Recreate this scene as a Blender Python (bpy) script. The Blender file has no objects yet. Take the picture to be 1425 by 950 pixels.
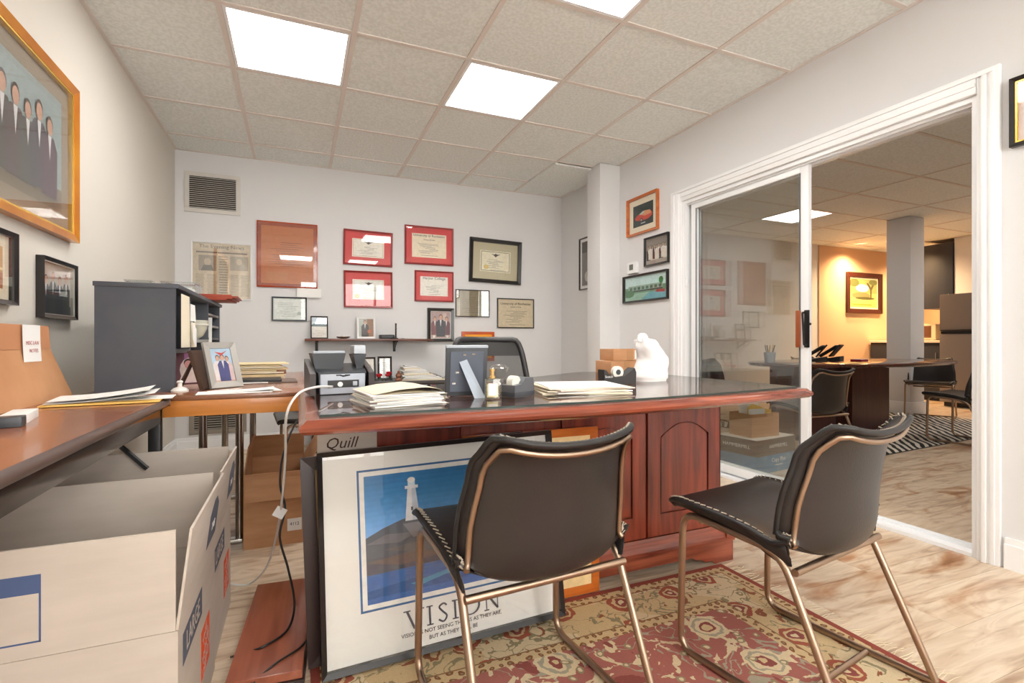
import bpy, bmesh, math, random
from mathutils import Vector, Matrix, Euler
random.seed(7)
R = math.radians
S = bpy.context.scene
COL = S.collection

# ------------------------------------------------------------------ camera, world, light, exposure
CEIL = 2.49
cam_d = bpy.data.cameras.new('camera')
cam_d.sensor_width = 36.0
cam_d.lens = 700.0 / 1425.0 * 36.0
cam_d.clip_start = 0.02
cam = bpy.data.objects.new('camera', cam_d)
COL.objects.link(cam)
cam.location = (0, 0, 0.92)
cam.rotation_euler = (R(90), 0, -math.atan(297 / 700.0))
S.camera = cam

world = bpy.data.worlds.new('world')
S.world = world
world.use_nodes = True
world.node_tree.nodes['Background'].inputs['Color'].default_value = (1.0, 0.975, 0.93, 1)
world.node_tree.nodes['Background'].inputs['Strength'].default_value = 5.2

PANEL_EMIT = 9.6      # office ceiling panels
FAR_PANEL_EMIT = 3.6  # conference room panels
S.view_settings.view_transform = 'Standard'
S.view_settings.look = 'None'
S.view_settings.gamma = 1.0
S.view_settings.use_curve_mapping = False
S.view_settings.exposure = 0.93

# ------------------------------------------------------------------ materials
def lin(c):
    return tuple(((v / 255.0) / 12.92 if v / 255.0 <= 0.04045 else ((v / 255.0 + 0.055) / 1.055) ** 2.4) for v in c)

MATS = {}
def mat(name, col, rough=0.5, metal=0.0, col2=None, scale=8.0, stretch=(1, 1, 1), detail=4.0, lo=0.35, hi=0.65,
        bump=0.0, bscale=None, coat=0.0, emit=0.0, spec=None, coords='Object', distort=0.0, rnd=0.0, sheen=0.0):
    if name in MATS:
        return MATS[name]
    m = bpy.data.materials.new(name); m.use_nodes = True
    nt = m.node_tree; b = nt.nodes['Principled BSDF']
    c1 = lin(col) + (1,)
    b.inputs['Base Color'].default_value = c1
    b.inputs['Roughness'].default_value = rough
    b.inputs['Metallic'].default_value = metal
    if coat: b.inputs['Coat Weight'].default_value = coat; b.inputs['Coat Roughness'].default_value = 0.08
    if spec is not None: b.inputs['Specular IOR Level'].default_value = spec
    if sheen: b.inputs['Sheen Weight'].default_value = sheen
    if emit:
        b.inputs['Emission Color'].default_value = c1; b.inputs['Emission Strength'].default_value = emit
    need = col2 is not None or bump
    if need:
        tc = nt.nodes.new('ShaderNodeTexCoord')
        mp = nt.nodes.new('ShaderNodeMapping'); mp.inputs['Scale'].default_value = stretch
        nt.links.new(tc.outputs[coords], mp.inputs['Vector'])
        src = mp.outputs['Vector']
        if rnd:
            oi = nt.nodes.new('ShaderNodeObjectInfo')
            mu = nt.nodes.new('ShaderNodeMath'); mu.operation = 'MULTIPLY'; mu.inputs[1].default_value = 37.0
            nt.links.new(oi.outputs['Random'], mu.inputs[0])
            ad = nt.nodes.new('ShaderNodeVectorMath'); ad.operation = 'ADD'
            nt.links.new(src, ad.inputs[0]); nt.links.new(mu.outputs[0], ad.inputs[1]); src = ad.outputs[0]
        nz = nt.nodes.new('ShaderNodeTexNoise'); nz.inputs['Scale'].default_value = scale
        nz.inputs['Detail'].default_value = detail; nz.inputs['Distortion'].default_value = distort
        nt.links.new(src, nz.inputs['Vector'])
        if col2 is not None:
            rp = nt.nodes.new('ShaderNodeValToRGB')
            rp.color_ramp.elements[0].position = lo; rp.color_ramp.elements[0].color = c1
            rp.color_ramp.elements[1].position = hi; rp.color_ramp.elements[1].color = lin(col2) + (1,)
            nt.links.new(nz.outputs['Fac'], rp.inputs['Fac'])
            out = rp.outputs['Color']
            if rnd:
                hs = nt.nodes.new('ShaderNodeHueSaturation')
                mr = nt.nodes.new('ShaderNodeMapRange'); mr.inputs['To Min'].default_value = 1 - rnd; mr.inputs['To Max'].default_value = 1 + rnd
                nt.links.new(oi.outputs['Random'], mr.inputs['Value']); nt.links.new(mr.outputs[0], hs.inputs['Value'])
                nt.links.new(out, hs.inputs['Color']); out = hs.outputs['Color']
            nt.links.new(out, b.inputs['Base Color'])
        if bump:
            n2 = nz
            if bscale:
                n2 = nt.nodes.new('ShaderNodeTexNoise'); n2.inputs['Scale'].default_value = bscale; n2.inputs['Detail'].default_value = 3
                nt.links.new(src, n2.inputs['Vector'])
            bp = nt.nodes.new('ShaderNodeBump'); bp.inputs['Strength'].default_value = bump; bp.inputs['Distance'].default_value = 0.01
            nt.links.new(n2.outputs['Fac'], bp.inputs['Height']); nt.links.new(bp.outputs['Normal'], b.inputs['Normal'])
    MATS[name] = m
    return m

def pane_mat(name, tint=(1, 1, 1), ior=1.45, extra=0.0):
    if name in MATS: return MATS[name]
    m = bpy.data.materials.new(name); m.use_nodes = True
    nt = m.node_tree; nt.nodes.clear()
    o = nt.nodes.new('ShaderNodeOutputMaterial'); mx = nt.nodes.new('ShaderNodeMixShader')
    t = nt.nodes.new('ShaderNodeBsdfTransparent'); t.inputs['Color'].default_value = tint + (1,)
    g = nt.nodes.new('ShaderNodeBsdfGlossy'); g.inputs['Roughness'].default_value = 0.0
    # thin pane reflectance (Schlick), the same from both sides
    f0 = ((ior - 1) / (ior + 1)) ** 2 + extra
    lw = nt.nodes.new('ShaderNodeLayerWeight'); lw.inputs['Blend'].default_value = 0.5
    pw = nt.nodes.new('ShaderNodeMath'); pw.operation = 'POWER'; pw.inputs[1].default_value = 5.0
    nt.links.new(lw.outputs['Facing'], pw.inputs[0])
    a = nt.nodes.new('ShaderNodeMath'); a.operation = 'MULTIPLY_ADD'; a.use_clamp = True; a.inputs[1].default_value = 1 - f0; a.inputs[2].default_value = f0
    nt.links.new(pw.outputs[0], a.inputs[0])
    nt.links.new(a.outputs[0], mx.inputs[0]); nt.links.new(t.outputs[0], mx.inputs[1]); nt.links.new(g.outputs[0], mx.inputs[2])
    nt.links.new(mx.outputs[0], o.inputs[0])
    MATS[name] = m
    return m

def print_mat():
    if 'print' in MATS: return MATS['print']
    m = bpy.data.materials.new('print'); m.use_nodes = True
    nt = m.node_tree; b = nt.nodes['Principled BSDF']
    at = nt.nodes.new('ShaderNodeAttribute'); at.attribute_name = 'Col'
    tc = nt.nodes.new('ShaderNodeTexCoord')
    nz = nt.nodes.new('ShaderNodeTexNoise'); nz.inputs['Scale'].default_value = 40; nz.inputs['Detail'].default_value = 3
    nt.links.new(tc.outputs['Object'], nz.inputs['Vector'])
    mr = nt.nodes.new('ShaderNodeMapRange'); mr.inputs['To Min'].default_value = 0.8; mr.inputs['To Max'].default_value = 1.2
    nt.links.new(nz.outputs['Fac'], mr.inputs['Value'])
    mu = nt.nodes.new('ShaderNodeVectorMath'); mu.operation = 'MULTIPLY'
    nt.links.new(at.outputs['Color'], mu.inputs[0]); nt.links.new(mr.outputs[0], mu.inputs[1])
    nt.links.new(mu.outputs[0], b.inputs['Base Color'])
    b.inputs['Roughness'].default_value = 0.55
    MATS['print'] = m
    return m

def wood(name, dark, light, rough=0.35, coat=0.2, axis=0, scale=3.0, rnd=0.0, lo=0.35, hi=0.7):
    st = [9, 9, 9]; st[axis] = 0.7
    return mat(name, dark, rough, col2=light, scale=scale, stretch=tuple(st), detail=6, lo=lo, hi=hi, coat=coat, distort=0.6, rnd=rnd, bump=0.05)

WALL = mat('wall_paint', (224, 224, 225), 0.75, bump=0.02, bscale=120)
WALLW = mat('wall_paint_warm', (218, 213, 204), 0.75, bump=0.02, bscale=120)
WHITE = mat('white_trim', (243, 244, 245), 0.35)
VINYL = mat('white_vinyl', (240, 242, 244), 0.3)
TILE = mat('ceiling_tile', (238, 242, 240), 0.9, col2=(226, 230, 227), scale=60, lo=0.4, hi=0.6, bump=0.25, bscale=90, rnd=0.015)
TBAR = mat('ceiling_bar', (224, 216, 210), 0.5)
BLACK = mat('black_plastic', (24, 24, 26), 0.4)
BLACKF = mat('black_frame', (28, 24, 24), 0.3, coat=0.2)
DARKG = mat('dark_grey', (62, 66, 72), 0.4)
CHARCOAL = mat('charcoal', (40, 40, 44), 0.6)  # plain charcoal for pens and the office chair seat
GREY = mat('grey_plastic', (176, 184, 196), 0.4)
PAPER = mat('paper', (240, 240, 238), 0.8)
CREAM = mat('cream_paper', (238, 228, 205), 0.8)
MANILA = mat('manila', (232, 212, 168), 0.75)
ENVY = mat('yellow_envelope', (238, 196, 104), 0.7)
CARD = mat('cardboard_pale', (192, 181, 170), 0.85, col2=(199, 188, 177), scale=5, stretch=(1, 1, 6), bump=0.03, bscale=70)
CARDB = mat('cardboard_brown', (186, 138, 98), 0.85, col2=(200, 152, 112), scale=5, stretch=(1, 1, 5))
KRAFT = mat('kraft_file', (188, 134, 92), 0.7, col2=(205, 154, 112), scale=4)
GLASS = pane_mat('picture_glass')
DGLASS = pane_mat('door_glass', (0.955, 0.965, 0.955), 1.5, 0.06)
CLEAR = pane_mat('clear_plastic', (0.96, 0.97, 0.97), 1.4, 0.03)
CHROME = mat('brushed_metal', (190, 186, 180), 0.25, metal=1.0)
BRASS = mat('champagne_metal', (172, 148, 128), 0.36, metal=1.0)
GOLD = mat('gold_frame', (224, 150, 40), 0.28, metal=0.35, col2=(200, 118, 22), scale=4, coat=0.4)
LEATHER = mat('black_leather', (30, 27, 27), 0.42, col2=(48, 41, 39), scale=4, bump=0.06, bscale=160, coat=0.12, lo=0.3, hi=0.75)
STITCH = mat('stitching', (168, 156, 140), 0.7)
BIND = mat('leather_binding', (36, 33, 33), 0.5)
OAK = wood('oak_laminate', (204, 124, 52), (226, 152, 78), 0.3, 0.3)
OAKTOP = wood('walnut_top', (132, 84, 58), (158, 104, 74), 0.22, 0.3, 0)
TABTOP = wood('brown_laminate', (140, 82, 54), (172, 108, 74), 0.25, 0.3, 1)
CHERRY = wood('cherry', (96, 32, 22), (164, 72, 48), 0.3, 0.35, 2, lo=0.3, hi=0.75)
CHERRYX = wood('cherry_edge', (96, 36, 24), (172, 92, 66), 0.25, 0.4, 0, lo=0.3, hi=0.75)
CHERRYD = wood('cherry_dark', (56, 24, 20), (84, 36, 28), 0.35, 0.2, 0)
MAHOG = wood('mahogany', (60, 20, 22), (92, 34, 32), 0.3, 0.4, 2)
HUTCHM = mat('slate_laminate', (72, 76, 86), 0.5, col2=(80, 84, 92), scale=6)
HUTCHI = mat('slate_inner', (58, 60, 66), 0.6)
INK = mat('ink', (40, 38, 38), 0.8)
INKB = mat('ink_blue', (74, 92, 132), 0.8)
INKO = mat('ink_orange', (232, 84, 28), 0.8)
INKW = mat('ink_white', (244, 244, 244), 0.7)

# ------------------------------------------------------------------ mesh helpers
class MB:
    """collects shapes, then links ONE mesh object"""
    def __init__(s): s.v = []; s.f = []; s.c = []
    def raw(s, vs, fs, col=None):
        o = len(s.v); s.v += [tuple(v) for v in vs]
        for f in fs: s.f.append([i + o for i in f]); s.c.append(col)
        return s
    def box(s, x0, x1, y0, y1, z0, z1, bev=0.0, M=None):
        if bev <= 0:
            vs = [(x, y, z) for x in (x0, x1) for y in (y0, y1) for z in (z0, z1)]
            fs = [(0, 1, 3, 2), (4, 6, 7, 5), (0, 4, 5, 1), (2, 3, 7, 6), (0, 2, 6, 4), (1, 5, 7, 3)]
        else:
            bm = bmesh.new(); bmesh.ops.create_cube(bm, size=1)
            for v in bm.verts:
                v.co = Vector(((x0 + x1) / 2 + v.co.x * (x1 - x0), (y0 + y1) / 2 + v.co.y * (y1 - y0), (z0 + z1) / 2 + v.co.z * (z1 - z0)))
            bmesh.ops.bevel(bm, geom=bm.edges[:], offset=bev, segments=2, profile=0.6, affect='EDGES')
            bm.verts.index_update()
            vs = [v.co[:] for v in bm.verts]; fs = [[v.index for v in f.verts] for f in bm.faces]; bm.free()
        if M is not None: vs = [(M @ Vector(v))[:] for v in vs]
        return s.raw(vs, fs)
    def prism(s, pts, d0, d1, axis='y', M=None, col=None):
        n = len(pts)
        def mk(p, d):
            return {'y': (p[0], d, p[1]), 'z': (p[0], p[1], d), 'x': (d, p[0], p[1])}[axis]
        vs = [mk(p, d0) for p in pts] + [mk(p, d1) for p in pts]
        if M is not None: vs = [(M @ Vector(v))[:] for v in vs]
        fs = [list(range(n)), list(range(2 * n - 1, n - 1, -1))] + [(i, (i + 1) % n + n if False else i + n, (i + 1) % n + n, (i + 1) % n) for i in range(n)]
        return s.raw(vs, fs, col)
    def tube(s, pts, r, n=8, closed=False, caps=True):
        pts = [Vector(p) for p in pts]; k = len(pts)
        if k < 2: return s
        rs = r if isinstance(r, (list, tuple)) else [r] * k
        tang = []
        for i in range(k):
            a = pts[i - 1] if (i > 0 or closed) else pts[i]
            b = pts[(i + 1) % k] if (i < k - 1 or closed) else pts[i]
            t = (b - a); tang.append(t.normalized() if t.length > 1e-9 else Vector((0, 0, 1)))
        up = Vector((0, 0, 1)) if abs(tang[0].z) < 0.9 else Vector((1, 0, 0))
        nrm = (up - tang[0] * up.dot(tang[0])).normalized()
        vs = []
        for i in range(k):
            nrm = (nrm - tang[i] * nrm.dot(tang[i]))
            nrm = nrm.normalized() if nrm.length > 1e-6 else tang[i].orthogonal().normalized()
            bi = tang[i].cross(nrm)
            for j in range(n):
                a = 2 * math.pi * j / n
                vs.append((pts[i] + nrm * math.cos(a) * rs[i] + bi * math.sin(a) * rs[i])[:])
        fs = []
        for i in range(k if closed else k - 1):
            for j in range(n):
                a = i * n; b = ((i + 1) % k) * n
                fs.append((a + j, a + (j + 1) % n, b + (j + 1) % n, b + j))
        if caps and not closed:
            fs.append(list(range(n - 1, -1, -1))); fs.append(list(range((k - 1) * n, k * n)))
        return s.raw(vs, fs)
    def cyl(s, x, y, z0, z1, r, n=16, r2=None):
        return s.tube([(x, y, z0), (x, y, z1)], [r, r if r2 is None else r2], n)
    def lathe(s, prof, n=20, c=(0, 0, 0)):
        vs = []; k = len(prof)
        for (r, z) in prof:
            for j in range(n):
                a = 2 * math.pi * j / n
                vs.append((c[0] + r * math.cos(a), c[1] + r * math.sin(a), c[2] + z))
        fs = [(i * n + j, i * n + (j + 1) % n, (i + 1) * n + (j + 1) % n, (i + 1) * n + j) for i in range(k - 1) for j in range(n)]
        if prof[0][0] > 1e-5: fs.append(list(range(n - 1, -1, -1)))
        if prof[-1][0] > 1e-5: fs.append(list(range((k - 1) * n, k * n)))
        return s.raw(vs, fs)
    def grid(s, fn, nu, nv):
        vs = [fn(i / nu, j / nv) for j in range(nv + 1) for i in range(nu + 1)]
        fs = [(j * (nu + 1) + i, j * (nu + 1) + i + 1, (j + 1) * (nu + 1) + i + 1, (j + 1) * (nu + 1) + i) for j in range(nv) for i in range(nu)]
        return s.raw(vs, fs)
    def mesh(s, name, m, smooth=35):
        me = bpy.data.meshes.new(name)
        me.from_pydata(s.v, [], s.f); me.update()
        if any(c is not None for c in s.c):
            at = me.color_attributes.new('Col', 'FLOAT_COLOR', 'CORNER')
            for p, c in zip(me.polygons, s.c):
                cc = lin(c or (255, 255, 255)) + (1,)
                for li in p.loop_indices: at.data[li].color = cc
        me.materials.append(m)
        bm = bmesh.new(); bm.from_mesh(me); bmesh.ops.recalc_face_normals(bm, faces=bm.faces[:]); bm.to_mesh(me); bm.free()
        if smooth:
            me.shade_smooth(); me.set_sharp_from_angle(angle=R(smooth))
        return me
    def build(s, name, m, parent=None, smooth=35, loc=(0, 0, 0), rot=(0, 0, 0)):
        o = bpy.data.objects.new(name, s.mesh(name, m, smooth)); COL.objects.link(o)
        o.location = loc; o.rotation_euler = rot
        if parent is not None: o.parent = parent
        return o

def fillet(pts, rad, k=5, closed=False):
    pts = [Vector(p) for p in pts]; n = len(pts); out = []
    for i in range(n):
        if not closed and i in (0, n - 1): out.append(pts[i]); continue
        p, a, b = pts[i], pts[i - 1], pts[(i + 1) % n]
        da, db = (a - p), (b - p); d = min(rad, da.length * 0.49, db.length * 0.49)
        s0, s1 = p + da.normalized() * d, p + db.normalized() * d
        for j in range(k + 1):
            t = j / k; out.append(s0 * (1 - t) ** 2 + p * 2 * t * (1 - t) + s1 * t * t)
    return out

def spline(pts, k=8):
    pts = [Vector(p) for p in pts]; out = []; n = len(pts)
    for i in range(n - 1):
        p0, p1, p2, p3 = pts[max(i - 1, 0)], pts[i], pts[i + 1], pts[min(i + 2, n - 1)]
        for j in range(k):
            t = j / k
            out.append(0.5 * ((2 * p1) + (p2 - p0) * t + (2 * p0 - 5 * p1 + 4 * p2 - p3) * t * t + (3 * p1 - p0 - 3 * p2 + p3) * t ** 3))
    out.append(pts[-1]); return out

def tag(o, label=None, cat=None, group=None, kind=None):
    if label: o['label'] = label
    if cat: o['category'] = cat
    if group: o['group'] = group
    if kind: o['kind'] = kind
    return o

def thing(name, label, cat, loc=(0, 0, 0), rz=0.0, group=None, rx=0.0, ry=0.0):
    o = bpy.data.objects.new(name, None); COL.objects.link(o)
    o.empty_display_size = 0.05
    o.location = loc; o.rotation_mode = 'ZXY' if False else 'XYZ'
    o.rotation_euler = (rx, ry, rz)
    return tag(o, label, cat, group)

def copy_thing(root, loc, rz, label, group=None):
    r = root.copy(); COL.objects.link(r); r.location = loc; r.rotation_euler = (0, 0, rz); r['label'] = label
    if group: r['group'] = group
    for ch in root.children:
        c = ch.copy(); COL.objects.link(c); c.parent = r
        for g in ch.children:
            d = g.copy(); COL.objects.link(d); d.parent = c
    return r

def struct(name, mb, m, parent=None, smooth=35):
    o = mb.build(name, m, parent, smooth)
    if parent is None: o['kind'] = 'structure'
    return o

def lettering(txt, size, parent, m, loc, rot=(R(90), 0, 0), align='CENTER', name='lettering', sx=1.0, shear=0.0):
    cu = bpy.data.curves.new('txt', 'FONT'); cu.body = txt; cu.size = size
    cu.align_x = align; cu.align_y = 'CENTER'; cu.extrude = 0.0002; cu.shear = shear; cu.resolution_u = 2
    t = bpy.data.objects.new('txt', cu); COL.objects.link(t)
    dg = bpy.context.evaluated_depsgraph_get(); dg.update()
    me = bpy.data.meshes.new_from_object(t.evaluated_get(dg))
    bpy.data.objects.remove(t); bpy.data.curves.remove(cu)
    me.materials.clear(); me.materials.append(m)
    o = bpy.data.objects.new(name, me); COL.objects.link(o); o.parent = parent
    o.location = loc; o.rotation_euler = rot; o.scale = (sx, 1, 1)
    return o

# ---- flat printed pictures: coloured polygons on paper; coordinates 0..1 across, 0..1 up
class Print:
    def __init__(s, w, h): s.w = w; s.h = h; s.mb = MB(); s.k = 0
    def poly(s, pts, col):
        y = -0.00012 * s.k; s.k += 1
        vs = [((p[0] - 0.5) * s.w, y, p[1] * s.h) for p in pts]
        s.mb.raw(vs, [list(range(len(vs)))], col); return s
    def rect(s, x0, y0, x1, y1, col): return s.poly([(x0, y0), (x1, y0), (x1, y1), (x0, y1)], col)
    def ell(s, cx, cy, rx, ry, col, n=14):
        return s.poly([(cx + rx * math.cos(2 * math.pi * i / n), cy + ry * math.sin(2 * math.pi * i / n)) for i in range(n)], col)
    def many(s, polys, col):
        y = -0.00012 * s.k; s.k += 1
        for pts in polys:
            s.mb.raw([((p[0] - 0.5) * s.w, y, p[1] * s.h) for p in pts], [list(range(len(pts)))], col)
        return s
    def lines(s, x0, x1, y0, y1, n, col, th=0.35, jit=0.15, seed=1):
        rr = random.Random(seed); ps = []
        dy = (y1 - y0) / n
        for i in range(n):
            a = x0 + (x1 - x0) * rr.random() * jit; b = x1 - (x1 - x0) * rr.random() * jit; y = y0 + dy * i
            ps.append([(a, y), (b, y), (b, y + dy * th), (a, y + dy * th)])
        return s.many(ps, col)
    def person(s, x, y, h, suit=(38, 40, 52), skin=(206, 160, 136), hair=(60, 44, 36), shirt=(225, 225, 228)):
        w = h * 0.2 * s.h / s.w
        s.poly([(x - w, y), (x + w, y), (x + w * 1.05, y + h * 0.62), (x + w * 0.55, y + h * 0.76), (x - w * 0.55, y + h * 0.76), (x - w * 1.05, y + h * 0.62)], suit)
        s.poly([(x - w * 0.22, y + h * 0.76), (x + w * 0.22, y + h * 0.76), (x, y + h * 0.45)], shirt)
        s.ell(x, y + h * 0.89, w * 0.42, h * 0.115, hair)
        s.ell(x, y + h * 0.865, w * 0.36, h * 0.1, skin); return s
    def build(s, parent, name='print', loc=(0, 0, 0), rot=(0, 0, 0)):
        return s.mb.build(name, print_mat(), parent, 0, loc, rot)

def pic(name, label, cat, w, h, loc, rz, fw=0.02, fd=0.02, fm=None, board=None, bw=0.05, art=None, roll=0.0, rx=0.0, group=None,
        glass=True, inner=None, frame_name='frame', gm=None, rounded=False):
    """a framed picture standing on its bottom edge; local front is -y, back at y=0"""
    t = thing(name, label, cat, loc, 0, group)
    t.rotation_euler = (Matrix.Rotation(rz, 3, 'Z') @ Matrix.Rotation(rx, 3, 'X') @ Matrix.Rotation(roll, 3, 'Y')).to_euler()
    f = MB()
    def ring(o, i, y0, y1, yi):
        # o: inset of outer edge, i: inset of inner edge
        P = [(-w / 2 + o, o), (w / 2 - o, o), (w / 2 - o, h - o), (-w / 2 + o, h - o)]
        Q = [(-w / 2 + i, i), (w / 2 - i, i), (w / 2 - i, h - i), (-w / 2 + i, h - i)]
        vs = [(p[0], y0, p[1]) for p in P] + [(p[0], y1, p[1]) for p in P] + [(q[0], yi, q[1]) for q in Q] + [(q[0], y0, q[1]) for q in Q]
        fs = []
        for a in range(4):
            b = (a + 1) % 4
            fs += [(a, b, 4 + b, 4 + a), (4 + a, 4 + b, 8 + b, 8 + a), (8 + a, 8 + b, 12 + b, 12 + a), (12 + a, 12 + b, b, a)]
        f.raw(vs, fs)
    ring(0, fw, 0, -fd, -fd * 0.75)
    if inner is not None:
        pass
    f.build(frame_name, fm or BLACKF, t, 0)
    if inner is not None:
        f = MB(); 
        f2 = f
        def ring2(o, i, y0, y1):
            P = [(-w / 2 + o, o), (w / 2 - o, o), (w / 2 - o, h - o), (-w / 2 + o, h - o)]
            Q = [(-w / 2 + i, i), (w / 2 - i, i), (w / 2 - i, h - i), (-w / 2 + i, h - i)]
            vs = [(p[0], y0, p[1]) for p in P] + [(p[0], y1, p[1]) for p in P] + [(q[0], y1, q[1]) for q in Q] + [(q[0], y0, q[1]) for q in Q]
            fs = []
            for a in range(4):
                b = (a + 1) % 4
                fs += [(a, b, 4 + b, 4 + a), (4 + a, 4 + b, 8 + b, 8 + a), (8 + a, 8 + b, 12 + b, 12 + a)]
            f2.raw(vs, fs)
        ring2(fw, fw + inner[0], -0.002, -fd * 0.7)
        f2.build('fillet', inner[1], t, 0)
    iw, ih = w - 2 * fw, h - 2 * fw
    MB().box(-w / 2 + fw * 0.3, w / 2 - fw * 0.3, -0.004, 0, fw * 0.3, h - fw * 0.3).build('backing', mat('backing_board', (150, 128, 104), 0.9), t, 0)
    if board is not None:
        MB().box(-iw / 2, iw / 2, -0.006, -0.0042, fw, h - fw).build('mat_board', board, t, 0)
    if art is not None:
        aw, ah = iw - 2 * (bw if board is not None else 0), ih - 2 * (bw if board is not None else 0)
        pr = Print(aw, ah); art(pr)
        pr.build(t, loc=(0, -0.0064, (h - ah) / 2))
    if glass:
        MB().box(-iw / 2, iw / 2, -fd * 0.62 - 0.0015, -fd * 0.62, fw, h - fw).build('glass_pane', gm or GLASS, t, 0)
    return t

# ------------------------------------------------------------------ the office shell
XL, XR, XO = -0.93, 2.65, 2.78      # left wall, right wall face, conference side of the right wall
YB, YF = 4.86, -2.0                 # back wall, wall behind the camera
DY0, DY1, DZ = 1.19, 2.97, 1.965    # sliding door opening
FX1, FY1 = 10.6, 5.6                # conference room far limits

PLANK = None
def plank_mat():
    m = bpy.data.materials.new('vinyl_plank'); m.use_nodes = True
    nt = m.node_tree; b = nt.nodes['Principled BSDF']; L = nt.links.new
    tc = nt.nodes.new('ShaderNodeTexCoord')
    gi = nt.nodes.new('ShaderNodeNewGeometry'); oi = nt.nodes.new('ShaderNodeObjectInfo')
    s = nt.nodes.new('ShaderNodeMath'); s.operation = 'ADD'; L(gi.outputs['Random Per Island'], s.inputs[0]); L(oi.outputs['Random'], s.inputs[1])
    sm = nt.nodes.new('ShaderNodeMath'); sm.operation = 'MULTIPLY'; sm.inputs[1].default_value = 23.0; L(s.outputs[0], sm.inputs[0])
    ad = nt.nodes.new('ShaderNodeVectorMath'); ad.operation = 'ADD'; L(tc.outputs['Object'], ad.inputs[0]); L(sm.outputs[0], ad.inputs[1])
    def noise(scale, st, detail, dist):
        mp = nt.nodes.new('ShaderNodeMapping'); mp.inputs['Scale'].default_value = st; L(ad.outputs[0], mp.inputs['Vector'])
        n = nt.nodes.new('ShaderNodeTexNoise'); n.inputs['Scale'].default_value = scale; n.inputs['Detail'].default_value = detail; n.inputs['Distortion'].default_value = dist
        L(mp.outputs[0], n.inputs['Vector']); return n
    def ramp(n, els):
        r = nt.nodes.new('ShaderNodeValToRGB')
        r.color_ramp.elements[0].position, r.color_ramp.elements[1].position = els[0][0], els[-1][0]
        r.color_ramp.elements[0].color = lin(els[0][1]) + (1,); r.color_ramp.elements[1].color = lin(els[-1][1]) + (1,)
        for p, c in els[1:-1]:
            e = r.color_ramp.elements.new(p); e.color = lin(c) + (1,)
        L(n.outputs['Fac'], r.inputs['Fac']); return r
    g = ramp(noise(3.2, (1, 7, 1), 7, 1.2), [(0.3, (170, 140, 112)), (0.45, (206, 182, 154)), (0.6, (222, 203, 178)), (0.75, (200, 172, 140))])
    k = ramp(noise(1.6, (1.2, 2.6, 1), 4, 1.6), [(0.36, (255, 255, 255)), (0.56, (255, 255, 255)), (0.7, (206, 164, 126)), (0.8, (150, 104, 78))])
    mx = nt.nodes.new('ShaderNodeMix'); mx.data_type = 'RGBA'; mx.blend_type = 'MULTIPLY'; mx.inputs['Factor'].default_value = 1.0
    L(g.outputs[0], mx.inputs['A']); L(k.outputs[0], mx.inputs['B'])
    hs = nt.nodes.new('ShaderNodeHueSaturation'); hs.inputs['Saturation'].default_value = 0.95
    mr = nt.nodes.new('ShaderNodeMapRange'); mr.inputs['From Max'].default_value = 2.0; mr.inputs['To Min'].default_value = 0.9; mr.inputs['To Max'].default_value = 1.08
    L(s.outputs[0], mr.inputs['Value']); L(mr.outputs[0], hs.inputs['Value']); L(mx.outputs['Result'], hs.inputs['Color'])
    L(hs.outputs[0], b.inputs['Base Color']); b.inputs['Roughness'].default_value = 0.32
    return m
PLANK = plank_mat()

floor = struct('floor', MB().box(XL - 0.1, FX1 + 0.1, YF - 0.1, FY1 + 0.1, -0.08, -0.006), mat('subfloor', (120, 96, 74), 0.9))
far = MB()
rowr = random.Random(3)
PW, PL = 0.183, 1.22
cand = []
for row in range(int((FY1 - YF) / PW) + 1):
    y0 = YF + row * PW; y1 = min(y0 + PW, FY1)
    x = XL - rowr.random() * PL
    while x < FX1:
        a, b_ = max(x, XL), min(x + PL, FX1)
        if b_ - a > 0.02: cand.append((a + 0.0006, b_ - 0.0006, y0 + 0.0006, y1 - 0.0006))
        x += PL
near = sorted(cand, key=lambda q: (q[0] + q[1]) ** 2 / 4 * 0.8 + (q[2] + q[3] - 2.4) ** 2 / 4)
near = [q for q in near if (q[0] + q[1]) / 2 < 6 and q[3] > 0.1][:250]
ns = set(near)
for (a, b_, y0, y1) in near:
    MB().box(a, b_, y0, y1, -0.006, 0).build('plank', PLANK, floor, 0)
for (a, b_, y0, y1) in cand:
    if (a, b_, y0, y1) not in ns: far.box(a, b_, y0, y1, -0.006, 0)
far.build('far_planks', PLANK, floor, 0)['kind'] = 'stuff'

struct('wall_left', MB().box(XL - 0.12, XL, YF - 0.12, YB + 0.12, 0, CEIL + 0.3), WALLW)
struct('wall_back', MB().box(XL, XO, YB, YB + 0.12, 0, CEIL + 0.3), WALL)
w = MB()
w.box(XR, XO, YF, DY0, 0, CEIL + 0.3).box(XR, XO, DY0, DY1, DZ, CEIL + 0.3).box(XR, XO, DY1, YB, 0, CEIL + 0.3)
struct('wall_right', w, WALL)
struct('wall_column', MB().box(2.44, XR, 3.77, 3.98, 0, CEIL, 0.004), WALL)
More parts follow.
